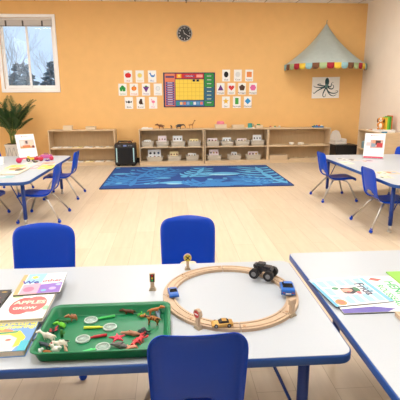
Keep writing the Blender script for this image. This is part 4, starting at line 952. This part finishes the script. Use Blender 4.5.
t = thing('stop_sign', 'wooden toy post with a red sign at the near left of the track', 'toy sign', at(198, 328.5, TZ), -.95)
sign_base(t, w_=.03); b = MB(); b.box((0, 0, .027), (.015, .012, .034), M_BEECH, bevel=.001); b.build('post', t)
b = MB(); b.cyl((0, 0, .057), .018, .013, M_BEECH, rot=(PI/2, 0, 0), seg=8, smooth=False); b.cyl((0, -.0068, .057), .0135, .001, C(206, 60, 60), rot=(PI/2, 0, 0), seg=8, smooth=False); b.box((0, -.0075, .057), (.018, .0008, .004), M_PAPER); b.build('sign_disc', t)
t = thing('wooden_signal_post', 'plain wooden toy signal post at the right side of the track', 'toy sign', at(291.5, 316, TZ), .6); t.scale = (1.15, 1.15, 1.15)
sign_base(t, w_=.03); b = MB(); b.box((0, 0, .026), (.016, .012, .036), M_BEECH, bevel=.0015); b.build('post', t)
b = MB(); b.box((0, 0, .050), (.026, .012, .018), M_BEECH, bevel=.002); b.build('signal_head', t)
# ------------------------------------------------------------------ books
def quad_book(name, label, z, th, TL, TRt, BR, cover, draw, spine=None, zt=None, group=None, back=None):
    """hard flat book; corner pixels of the top cover give its place on the table"""
    zt = z+th; A, B_, C_ = [Vector((p[0], p[1], zt)) if len(p) == 3 else at(*p, zt) for p in (TL, TRt, BR)]
    ux = (B_-A); w_ = ux.length; ux.normalize(); uy = Vector((-ux.y, ux.x, 0)); h_ = abs((C_-B_).dot(uy)); O = A - uy*h_
    t = thing(name, label, 'book', (O.x, O.y, z), math.atan2(ux.y, ux.x), group)
    cm = C(*cover, .35); c2 = C(*(back or cover), .35); ct = min(.002, th*.25)
    b = MB(); b.box((w_/2, h_/2, ct/2), (w_, h_, ct), c2); b.box((.001, h_/2, th/2), (.002, h_, th-2*ct), C(*(spine or cover), .4)); b.box((w_/2, h_/2, th-ct/2), (w_, h_, ct), cm); b.build('cover', t)
    b = MB(); b.box((w_/2, h_/2, th/2), (w_-.007, h_-.006, th-2*ct), M_PAGES); b.build('pages', t)
    b = MB(); lay = [0]
    def poly(pts, rgb):
        lay[0] += 1; b.prism([(min(max(x, 0), 1)*w_, min(max(y, 0), 1)*h_) for x, y in pts], .00012+.00002*lay[0], C(*rgb, .4), z0=th)
    def txt(s_, x, y, size, rgb, rot=0, bold=.0, sx=1):
        lay[0] += 1; b.text(s_, size, C(*rgb, .5), mx=TR(x*w_, y*h_, th+.0002+.00002*lay[0], 0, 0, rot), bold=bold, depth=.00015, sx=sx)
    draw(poly, txt, w_, h_); b.build('cover_print', t)
    return t
def blob(cx, cy, rx, ry, n=14, a0=0): return [(cx+rx*math.cos(a0+2*PI*k/n), cy+ry*math.sin(a0+2*PI*k/n)) for k in range(n)]
R01 = [(0, 0), (1, 0), (1, 1), (0, 1)]
def rect(x0, y0, x1, y1): return [(x0, y0), (x1, y0), (x1, y1), (x0, y1)]
def dr_struct(poly, txt, w_, h_):
    poly(R01, (110, 158, 214)); poly([(0, 0), (.78, 0), (.9, .35), (.72, .62), (.3, .66), (0, .55)], (236, 190, 60) and (238, 226, 206)); poly([(.25, .66), (.75, .62), (.9, .4), (.85, .15), (.76, .1), (.76, .38), (.6, .5), (.2, .52)], (236, 220, 70))
    poly([(.0, .5), (.7, .56), (.72, .62), (.0, .56)], (60, 150, 100)); poly([(.1, .6), (.35, .74), (.6, .66), (.62, .6)], (228, 140, 90)); poly([(.86, .0), (1, .0), (1, .3), (.85, .3)], (70, 180, 200))
    poly(blob(.44, .24, .07, .035), (50, 110, 120)); poly(blob(.2, .36, .1, .02), (214, 110, 80)); poly(blob(.62, .34, .05, .03), (214, 90, 70)); poly(blob(.38, .08, .12, .02), (222, 150, 130))
    txt('Structural', .60, .88, .036, (244, 232, 110), bold=.0012); txt('Engineering!', .60, .76, .030, (244, 232, 110), bold=.001)
def dr_apples(poly, txt, w_, h_):
    poly(R01, (238, 236, 232)); poly(blob(.42, .45, .26, .30), (222, 92, 92)); poly(blob(.66, .50, .26, .28), (228, 110, 108)); poly(blob(.95, .35, .07, .08), (150, 200, 160)); poly(blob(.2, .8, .12, .04), (180, 206, 150)); poly(blob(.4, .96, .07, .03), (100, 190, 140))
    txt('APPLES', .55, .56, .036, (246, 222, 200), bold=.0012); txt('GROW', .5, .36, .026, (250, 235, 225), bold=.0008); txt('How Do', .62, .92, .022, (120, 180, 130))
def dr_we(poly, txt, w_, h_):
    poly(R01, (240, 238, 236)); poly(rect(0, 0, .10, 1), (240, 172, 116)); poly([(.12, .5), (.5, .5), (.55, 1), (.12, 1)], (150, 200, 232)); poly([(.12, 0), (.5, 0), (.5, .5), (.12, .45)], (244, 166, 186)); poly([(.5, 0), (.98, 0), (.98, .48), (.5, .42)], (146, 112, 196))
    poly(star(6, .1, .06, .3, .82), (244, 226, 90)); poly(blob(.28, .22, .12, .12), (236, 120, 150)); poly(blob(.8, .2, .08, .07), (190, 180, 230)); poly(blob(.62, .13, .06, .05), (120, 190, 220)); poly(blob(.9, .38, .06, .05), (180, 200, 240))
    txt('We', .25, .56, .044, (64, 60, 150), bold=.0012); txt('other', .73, .60, .035, (226, 96, 110), bold=.001)
def dr_black(poly, txt, w_, h_):
    poly(R01, (44, 42, 46)); poly(blob(.85, .85, .08, .02), (226, 190, 70)); poly(blob(.8, .5, .06, .05), (220, 110, 90)); poly(blob(.6, .3, .06, .05), (230, 200, 90)); poly(blob(.9, .25, .04, .04), (200, 80, 140))
gb = 'picture books stacked on the front table'
quad_book('picture_book', 'blue picture book titled Structural Engineering, nearest of the book stack', TZ, .022, (-14, 322), (40.5, 319), (27.5, 350), (110, 158, 214), dr_struct, group=gb)
quad_book('picture_book', 'white picture book with red apples, second from the front of the stack', TZ+.0225, .014, (13, 292), (57, 290), (43, 318), (238, 236, 232), dr_apples, spine=(90, 176, 184), group=gb)
quad_book('picture_book', 'colourful picture book reading We other, topmost of the book stack', TZ+.0376, .006, (24.5, 275), (67, 272.3), (55.5, 292), (240, 238, 236), dr_we, spine=(240, 172, 116), back=(40, 40, 44), group=gb)
quad_book('picture_book', 'black picture book partly cut off by the left picture edge', TZ, .012, (-25, 291), (12, 289.5), (1.5, 306), (44, 42, 46), dr_black, group=gb)
# right table books : read from upper-left to lower-right
def dr_frida(poly, txt, w_, h_):
    poly(R01, (240, 243, 246))
    for i in range(3):
        for j in range(5):
            if (i == 1 and 0 < j < 4): continue
            poly(rect(.06+.31*i, .10+.17*j, .06+.31*i+.27, .10+.17*j+.12), (158, 212, 236))
    poly(rect(0, .92, 1, 1), (120, 190, 226)); poly(rect(0, 0, 1, .06), (96, 180, 224)); poly([(.0, .0), (.10, .0), (.10, 1), (0, 1)], (190, 226, 242))
    poly([(.4, .38), (.6, .36), (.64, .5), (.56, .66), (.42, .62)], (34, 38, 40)); poly(blob(.5, .46, .07, .10), (226, 160, 140)); poly(blob(.62, .3, .11, .08), (238, 214, 210)); poly(blob(.5, .64, .1, .05), (50, 120, 84)); poly(blob(.4, .3, .05, .06), (60, 140, 100)); poly(blob(.56, .46, .02, .03), (200, 60, 70)); poly(blob(.62, .62, .05, .04), (226, 100, 120))
    txt('Frida', .5, .78, .056, (60, 56, 84), bold=.0012); poly(blob(.88, .15, .10, .09), (240, 150, 80)); poly(blob(.88, .15, .07, .06), (216, 120, 90))
def dr_henri(poly, txt, w_, h_):
    poly(R01, (242, 242, 240)); poly([(1, .0), (1, .5), (.93, .62), (.86, .4), (.9, .0)], (96, 84, 170)); poly([(.04, .72), (.1, .84), (.16, .76), (.1, .66)], (224, 96, 84))
    txt('HENRI', .42, .88, .056, (60, 176, 104), bold=.0014); txt('ROUSSEAU', .58, .72, .040, (70, 180, 110), bold=.0008)
def dr_green(poly, txt, w_, h_): poly(R01, (140, 204, 70)); poly(blob(.5, .5, .2, .2), (240, 236, 160))
g2 = 'art picture books on the right front table'
quad_book('picture_book', 'white picture book with a purple corner titled Henri Rousseau, partly under the blue one', TZ, .006, (.965, 1.75, 0), (.965, 1.43, 0), (.628, 1.43, 0), (240, 240, 238), dr_henri, back=(30, 30, 34), group=g2)
quad_book('picture_book', 'light blue checked picture book titled Frida with a face on it', TZ+.0065, .004, (360, 276), (394, 301), (339.5, 310), (240, 243, 246), dr_frida, back=(60, 70, 80), group=g2)
quad_book('picture_book', 'bright green picture book at the right picture edge', TZ, .005, (1.225, 1.80, 0), (1.225, 1.56, 0), (.972, 1.56, 0), (140, 204, 70), dr_green, group=g2)
b = MB(); b.box((0, 0, .008), (.05, .05, .016), M_BEECH, bevel=.002); one(b, 'wooden_block', 'pale wooden block at the right edge below the white art book', 'block', (.795+.04, 1.385, TZ))
# ------------------------------------------------------------------ poster stands
def poster_stand(label, loc, rz, w_, h_, lean, photo):
    t = thing('sign_stand', label, 'sign', loc, rz); M_A = mat('clear_acrylic', (225, 232, 232), .1, alpha=.35)
    def T(z=0, y=0): return TR(0, 0, .004) @ Euler((lean, 0, 0)).to_matrix().to_4x4() @ TR(0, y, z)
    b = MB(); b.box((0, 0, h_/2), (w_+.006, .003, h_), M_A, mx=T()); b.box((0, .075, .0015), (w_+.006, .15, .003), M_A); b.build('acrylic_holder', t)
    b = MB(); b.box((0, -.0025, h_/2+.004), (w_, .0012, h_-.006), mat('glossy_print_paper', (238, 236, 236), .5), mx=T()); b.build('poster_sheet', t)
    b = MB()
    def r(x0, z0, x1, z1, rgb, l=0): b.box(((x0+x1)/2*w_, -.0033-.0003*l, (z0+z1)/2*h_), ((x1-x0)*w_, .0004, (z1-z0)*h_), C(*rgb, .6), mx=T())
    r(-.48, .02, .48, .085, (206, 66, 96)); r(-.12, .9, .16, .915, (150, 150, 156)); r(-.2, .89, -.15, .93, (200, 90, 110), 1)
    for k in range(3): r(-.42, .30-.06*k, .38-.1*k, .312-.06*k, (214, 190, 196) if k == 0 else (206, 206, 210))
    for a in photo: r(*a)
    b.build('poster_print', t)
poster_stand('upright poster stand with a pink-bottomed sheet on the far left table', (-1.86, 5.80, TZ), .55, .235, .345, -.42,
    [(-.34, .44, .44, .78, (206, 188, 178)), (-.34, .44, .44, .52, (196, 150, 100), 1), (-.3, .55, -.1, .74, (226, 206, 200), 1), (-.02, .62, .1, .74, (84, 70, 74), 1), (.15, .5, .38, .7, (222, 196, 170), 1), (-.2, .47, .2, .56, (206, 120, 70), 2), (.3, .45, .42, .54, (120, 60, 70), 2)])
poster_stand('upright poster stand with a pink-bottomed sheet on the far right table', (2.59, 5.40, TZ), -.50, .245, .34, -.42,
    [(-.2, .42, .42, .74, (198, 160, 150)), (-.4, .5, -.18, .64, (220, 190, 190), 1), (.05, .55, .3, .72, (70, 44, 42), 1), (.12, .46, .4, .62, (190, 50, 56), 2), (-.15, .46, .05, .6, (130, 150, 170), 1), (-.1, .6, .05, .72, (210, 150, 120), 2)])
# ------------------------------------------------------------------ left table clutter
GL = 'pink toys on the far left table'
def ball(px, py, r, rgb, label):
    t = thing('toy_apple', label, 'toy fruit', at(px, py, TZ), 0, GL); b = MB(); b.lathe([(0, .004), (r*.5, 0), (r*.95, r*.6), (r, r*1.05), (r*.8, r*1.6), (r*.4, r*1.78), (0, r*1.6)], C(*rgb, .35), seg=16); b.build('fruit', t)
    b = MB(); b.tube([(0, 0, r*1.6), (.004, 0, r*2.05)], .003, C(80, 60, 40), 5); b.build('stem', t)
ball(19.3, 163, .036, (206, 40, 82), 'pink red toy apple alone on the left table, leftmost of the pink toys')
ball(51.6, 160.2, .028, (200, 36, 78), 'pink red toy apple at the right of the pink toys')
ball(41.3, 160.8, .03, (196, 34, 60), 'red toy apple in the middle of the pink toys')
def toy_case(px, py, rgb, label, s=1.0, rz=0):
    t = thing('toy_case', label, 'toy', at(px, py, TZ), rz, GL); b = MB(); b.box((0, 0, .028*s), (.17*s, .09*s, .056*s), C(*rgb, .4), bevel=.012*s, seg=3); b.build('body', t)
    b = MB(); b.tube([(-.035*s, 0, .053*s), (-.03*s, 0, .078*s), (.03*s, 0, .078*s), (.035*s, 0, .053*s)], .006*s, C(*[int(v*.85) for v in rgb], .4), 6); b.build('handle', t)
toy_case(31, 158.3, (214, 60, 96), 'pink toy case in front of the left poster stand', .95, .1)
toy_case(46.5, 158.2, (196, 96, 158), 'lilac pink toy case at the back right of the left table', .85, -.1)
toy_case(38, 159.8, (190, 30, 60), 'dark red toy case between the pink and lilac cases', .6, .5)
def toy_tractor(px, py, label, rz=0):
    t = thing('toy_tractor', label, 'toy', at(px, py, TZ), rz, GL); b = MB(); b.box((.01, 0, .035), (.07, .035, .025), C(226, 206, 70, .4), bevel=.004); b.box((-.02, 0, .058), (.03, .034, .026), C(226, 206, 70, .4), bevel=.004); b.build('body', t)
    wheels(t, (-.025,), .024, .022, .014); wheels(t, (.032,), .022, .014, .012)
toy_tractor(30.5, 161.5, 'small yellow and black toy tractor before the pink case', .4)
def flower(px, py, rgb, label):
    b = MB()
    for k in range(6): a = PI*k/3; b.ell((.018*math.cos(a), .018*math.sin(a), .010), (.014, .014, .008), C(*rgb, .5), u=8, v=6)
    b.ell((0, 0, .012), (.010, .010, .009), C(240, 220, 90), u=8, v=6); b.cyl((0, 0, .003), .012, .006, C(*rgb, .5)); one(b, 'toy_flower', label, 'toy', at(px, py, TZ), group=GL)
flower(25.5, 160.3, (244, 214, 220), 'pale pink toy flower beside the yellow tractor'); flower(35.5, 162.5, (60, 44, 50), 'dark toy flower in front of the pink toys'); flower(47.5, 160.9, (110, 60, 150), 'purple toy flower by the right toy apple')
def sheet(px0, py0, px1, py1, rgb, label, draw=None, z=TZ, th=.0012, cat='sheet', group='sheets and books on the far left table', rz=0, dy=None):
    a, c = at(px0, py1, z), at(px1, py1, z); e = at((px0+px1)/2, py0, z); w_ = (c-a).length; d_ = e.y-a.y
    b = MB(); b.box((0, 0, th/2), (w_, d_, th), C(*rgb, .6)); rnd = random.Random(int(px0*7+py0))
    for k, (u, v, rw, rh, cc) in enumerate(draw or []): b.prism([((u+x*rw)*w_, (v+y*rh)*d_) for x, y in ngon(9, .5)], .0003+.0001*k, C(*cc, .6), z0=th)
    return one(b, 'picture_sheet', label, cat, ((a.x+c.x)/2, (a.y+e.y)/2, z), (0, 0, rz), group)
sheet(4, 165, 19, 168.5, (236, 222, 130), 'yellow picture sheet at the left of the far left table', [(-.2, .1, .3, .5, (230, 190, 80)), (.2, -.1, .3, .5, (180, 200, 120))])
sheet(36, 165, 50.5, 169, (240, 222, 96), 'yellow picture sheet at the right edge of the far left table', [(.1, .3, .5, .3, (214, 150, 110)), (-.2, -.2, .3, .3, (250, 240, 180))], rz=.05)
sheet(40, 162, 51.5, 164.6, (222, 178, 160), 'salmon picture sheet behind the yellow one on the left table', [(-.1, 0, .5, .4, (200, 130, 100))], rz=.08)
sheet(28, 165.2, 35.5, 169, (226, 170, 170), 'pink sheet in the middle of the far left table', [(0, 0, .5, .5, (240, 210, 210))])
sheet(17, 166, 27.5, 169.3, (168, 206, 206), 'pale teal picture sheet beside the yellow sheet on the left table', [(-.1, .1, .4, .4, (236, 220, 160)), (.2, -.2, .3, .3, (230, 230, 230))], rz=.05)
sheet(21, 161.8, 34, 165, (226, 220, 206), 'white sheet near the toy tractor', [(-.1, 0, .3, .4, (150, 180, 160)), (.2, .1, .2, .4, (190, 200, 220))])
sheet(-6, 168.5, 17, 175.5, (216, 206, 186), 'open picture book with an orange and white cover at the front of the left table', [(-.1, .25, .5, .4, (214, 150, 84)), (.2, .1, .35, .4, (90, 84, 74)), (-.3, -.2, .4, .3, (180, 196, 190)), (.1, -.25, .6, .2, (236, 226, 214)), (.3, .3, .15, .2, (190, 90, 70))], th=.014, cat='book')
sheet(-8, 176.2, 10.5, 178.3, (150, 190, 196), 'pale blue sheet in front of the picture book on the left table', [(-.1, .1, .4, .4, (226, 230, 226))])
b = MB(); b.box((0, 0, .045), (.08, .004, .09), M_PAPER, rot=(-.3, 0, 0)); b.box((0, -.006, .02), (.078, .002, .03), C(206, 50, 60), rot=(-.3, 0, 0)); b.box((0, .02, .002), (.08, .06, .004), M_PAPER)
one(b, 'small_sign', 'small white sign with a red band at the left picture edge', 'sign', at(0.3, 164.5, TZ))
# ------------------------------------------------------------------ right table clutter
GR = 'sheets on the far right table'
def sheetR(*a, **k): return sheet(*a, group=GR, **k)
sheetR(341, 158.2, 349, 160.6, (214, 212, 206), 'pale sheet with dark marks at the back left of the right table', [(-.1, .2, .6, .25, (60, 56, 54)), (.2, -.2, .4, .2, (90, 84, 80))], rz=-.1)
sheetR(351.5, 158.6, 361, 161.2, (206, 204, 198), 'grey sheet with dark print in front of the right poster stand', [(.0, .2, .7, .25, (56, 54, 56)), (-.2, -.2, .3, .3, (120, 110, 104))])
sheetR(344.5, 161.3, 356, 164.3, (226, 224, 208), 'cream sheet in the middle left of the right table', [(-.1, .0, .4, .3, (196, 200, 170))])
sheetR(364.5, 159.9, 380, 162.4, (212, 200, 206), 'pinkish sheet before the right poster stand', [(.1, .1, .5, .4, (150, 110, 130)), (-.25, 0, .2, .5, (190, 160, 120))])
sheetR(380, 171.5, 391, 174.7, (226, 222, 200), 'cream picture sheet at the front of the right table', [(0, .2, .5, .4, (206, 190, 130)), (.2, -.2, .3, .3, (150, 160, 160)), (-.3, -.1, .2, .4, (190, 120, 100))])
sheetR(390, 171.3, 403, 174.2, (222, 190, 160), 'orange-toned picture sheet at the right picture edge', [(-.2, .1, .4, .5, (206, 120, 80)), (.1, 0, .4, .4, (120, 160, 190))])
sheetR(382.5, 175.6, 396, 178.6, (210, 214, 196), 'pale green picture sheet nearest the chair on the right table', [(0, .1, .5, .5, (236, 220, 180)), (-.3, -.1, .2, .4, (80, 90, 100)), (.3, 0, .2, .5, (180, 190, 150))])
# ------------------------------------------------------------------ palm
PX, PY = -2.92, 8.30
t = thing('planter', 'white pot with a slanted line pattern holding the palm by the wall', 'planter', (PX, PY, 0))
b = MB(); b.prism(rrect(.24, .24, .02), .43, mat('white_wash_planter', (206, 200, 190), .7, noise=.08, scale=20)); b.prism(rrect(.26, .26, .02), .025, C(214, 208, 198), z0=.431); b.build('pot', t)
b = MB()
for k in range(3):
    x = -.075+.075*k
    for s in (-1, 1): b.tube([(x-s*.032, -.122, .06), (x+s*.032, -.122, .40)], .005, C(150, 146, 140), 5)
b.build('line_pattern', t)
pl = thing('palm_plant', 'bushy green palm in the white pot beneath the window', 'plant', (PX, PY, .457))
M_LEAF = mat('palm_leaf', (44, 76, 36), .55, noise=.35, scale=6); M_STEM = mat('palm_stem', (110, 128, 60), .6)
b = MB(); b.cyl((0, 0, .004), .105, .008, C(70, 52, 40, .9)); b.build('soil', pl)
b = MB()
for k in range(7): a = 2*PI*k/7; b.tube([(.03*math.cos(a), .03*math.sin(a), 0), (.05*math.cos(a), .05*math.sin(a), .24)], .011, M_STEM, 6, [.012, .008])
b.build('stem', pl)
rnd = random.Random(4)
for k in range(30):
    a = 2.4*k+rnd.uniform(-.2, .2); L_ = rnd.uniform(.42, .80); up = rnd.uniform(1.32, 1.56) if k % 5 else rnd.uniform(1.0, 1.25)
    b = MB(); pts = []; p = Vector((.04*math.cos(a), .04*math.sin(a), .15)); el = up; n_ = 12
    for i in range(n_+1):
        pts.append(p.copy()); p = p+Vector((math.cos(a)*math.cos(el), math.sin(a)*math.cos(el), math.sin(el)))*L_/n_; el -= .045+.02*i/n_*3
    for q in pts: q.y = min(q.y, .42)
    b.tube(pts, .004, M_STEM, 5, [.006-.004*i/n_ for i in range(n_+1)]); sl = b.slot(M_LEAF); side = Vector((-math.sin(a), math.cos(a), 0))
    for i in range(3, n_+1):
        for j in (0, .5):
            if i == n_ and j: continue
            c = pts[i].lerp(pts[min(i+1, n_)], j); d = (pts[min(i+1, n_)]-pts[i-1]).normalized(); ll = .165*math.sin(PI*(.18+.75*(i+j)/(n_+1)))
            for s in (-1, 1):
                tip = c + (d*.65+side*s*.85+Vector((0, 0, -.25))).normalized()*ll; midp = c.lerp(tip, .45)+Vector((0, 0, .012)); wv = d*.011
                tip.y = min(tip.y, .46); midp.y = min(midp.y, .46)
                v = [b.bm.verts.new(x) for x in (c, midp-wv, tip, midp+wv)]
                b.bm.faces.new(v).material_index = sl
    o = b.build('frond', pl, fixn=False); md = o.modifiers.new('s', 'SOLIDIFY'); md.thickness = .0012; evalmods(o)
# ------------------------------------------------------------------ right wall shelf, its contents, crate
SX = 3.53
def shelf_top_sheet(y, w_, rgb, label): b = MB(); b.box((0, 0, .006), (w_, w_*1.4, .012), C(*rgb, .6)); one(b, 'flat_book', label, 'book', (SX+.15, y, ZT))
b = MB(); b.box((0, 0, .004), (.20, .28, .008), M_PAPER); b.box((-.02, .02, .011), (.12, .16, .006), C(226, 150, 110)); one(b, 'flat_book', 'white and orange booklet lying left of the toy puppy', 'book', (SX+.14, 7.66, ZT))
def upright(x, w_, h_, th, rgb, label, rz=PI/2, y=7.31):
    t = thing('upright_book', label, 'book', (x, y, ZT+.044), rz, 'books standing beside the toy puppy'); b = MB(); ct = .003
    b.box((0, -th/2+ct/2, h_/2), (w_, ct, h_), C(*rgb, .4)); b.box((0, th/2-ct/2, h_/2), (w_, ct, h_), C(*rgb, .4)); b.box((-w_/2+ct/2, 0, h_/2), (ct, th-2*ct, h_), C(*rgb, .4)); b.build('cover', t)
    b = MB(); b.box((.002, 0, h_/2), (w_-.01, th-2*ct-.0002, h_-.006), M_PAGES); b.build('pages', t)
upright(3.655, .17, .20, .020, (236, 196, 60), 'yellow book standing beside the toy puppy')
upright(3.682, .17, .21, .028, (120, 196, 60), 'light green book standing between the yellow and dark green ones')
upright(3.716, .17, .22, .034, (60, 156, 50), 'dark green book standing at the right of the row')
upright(3.745, .17, .235, .018, (206, 96, 50), 'orange book standing at the right end of the row')
t = thing('toy_puppy', 'orange and white plush puppy sitting on the right shelf top', 'plush toy', (3.59, 7.31, ZT+.044), -.5); t.scale = (.88, .88, .92)
o_ = C(226, 150, 60, .8); wht = C(240, 232, 216, .8)
b = MB(); b.ell((0, 0, .075), (.05, .055, .075), o_); b.ell((0, -.03, .07), (.032, .032, .055), wht)
for s in (-1, 1): b.ell((s*.035, -.05, .018), (.02, .035, .018), o_); b.ell((s*.048, -.025, .085), (.015, .018, .04), o_, rot=(.4, 0, 0))
b.build('body', t)
b = MB(); b.ell((0, -.012, .175), (.055, .05, .050), o_); b.ell((0, -.05, .165), (.03, .025, .024), wht); b.ell((.0, -.045, .195), (.02, .012, .025), wht); b.build('head', t)
b = MB()
for s in (-1, 1): b.ell((s*.02, -.058, .187), (.006, .005, .007), M_BLACK)
b.ell((0, -.075, .170), (.008, .006, .006), M_BLACK); b.build('face', t)
for s in (-1, 1): b = MB(); b.ell((s*.056, -.01, .165), (.014, .026, .040), C(96, 60, 40, .8)); b.build('ear', t)
b = MB(); b.box((0, 0, .01), (.12, .10, .02), C(40, 130, 170)); o = one(b, 'teal_block', 'teal box in front of the toy puppy on the right shelf', 'box', (3.575, 7.12, ZT)); o.scale = (.6, .6, 1)
b = MB(); b.box((0, 0, .022), (.26, .30, .044), M_PAPER, bevel=.003); one(b, 'flat_white_box', 'flat white box carrying the puppy and the green books on the right shelf', 'box', (SX+.135, 7.33, ZT))
for z, nm in ((ZM, 'upper'), (ZB, 'lower')):
    for k in range(3):
        y = 7.85-.27*k; b = MB(); c_ = [(120, 150, 160), (190, 120, 80), (210, 206, 196), (90, 110, 90), (224, 190, 120), (150, 160, 176)][k+(3 if z < .2 else 0)]
        b.box((0, 0, .06), (.2, .16, .12), C(*c_), bevel=.004); b.box((0, 0, .125), (.17, .13, .012), C(*[min(255, int(v*1.15)) for v in c_]))
        one(b, 'storage_box', '%s box inside the right wall shelf, %s shelf' % (['grey blue', 'rust brown', 'pale', 'dull green', 'sand', 'slate'][k+(3 if z < .2 else 0)], nm), 'box', (SX+.13, y, z))
t = thing('storage_crate', 'black crate on the floor in the back right corner', 'crate', (3.36, 8.30, 0))
b = MB(); e = .012; wd, dp, hh = .40, .34, .36
b.box((0, 0, e/2), (wd, dp, e), M_BLACK)
for c, d in (((0, -dp/2, hh/2), (wd, e, hh)), ((0, dp/2, hh/2), (wd, e, hh)), ((wd/2, 0, hh/2), (e, dp, hh)), ((-wd/2, 0, hh/2), (e, dp, hh))): b.box(c, d, M_BLACK)
b.build('body', t)
b = MB(); b.box((0, 0, hh+.008), (wd+.03, dp+.03, .016), M_BLACK, bevel=.004); b.build('lid', t)
t = thing('booster_seat', 'cream plastic booster seat lying on the black crate', 'seat', (3.25, 8.30, .377), .15); MW = C(214, 206, 196, .5)
b = MB(); b.box((0, 0, .02), (.26, .24, .04), MW, bevel=.015, seg=3); b.build('base', t)
b = MB(); b.prism([(-.12, 0), (.12, 0), (.10, .12), (.06, .20), (0, .225), (-.07, .20), (-.11, .12)], .03, MW, mx=TR(0, .10, .04, PI/2-.1)); b.build('backrest', t)
b = MB(); b.box((-.115, -.01, .075), (.025, .2, .07), MW, bevel=.01); b.build('armrest', t)
b = MB(); b.box((.115, -.01, .075), (.025, .2, .07), MW, bevel=.01); b.build('armrest', t)
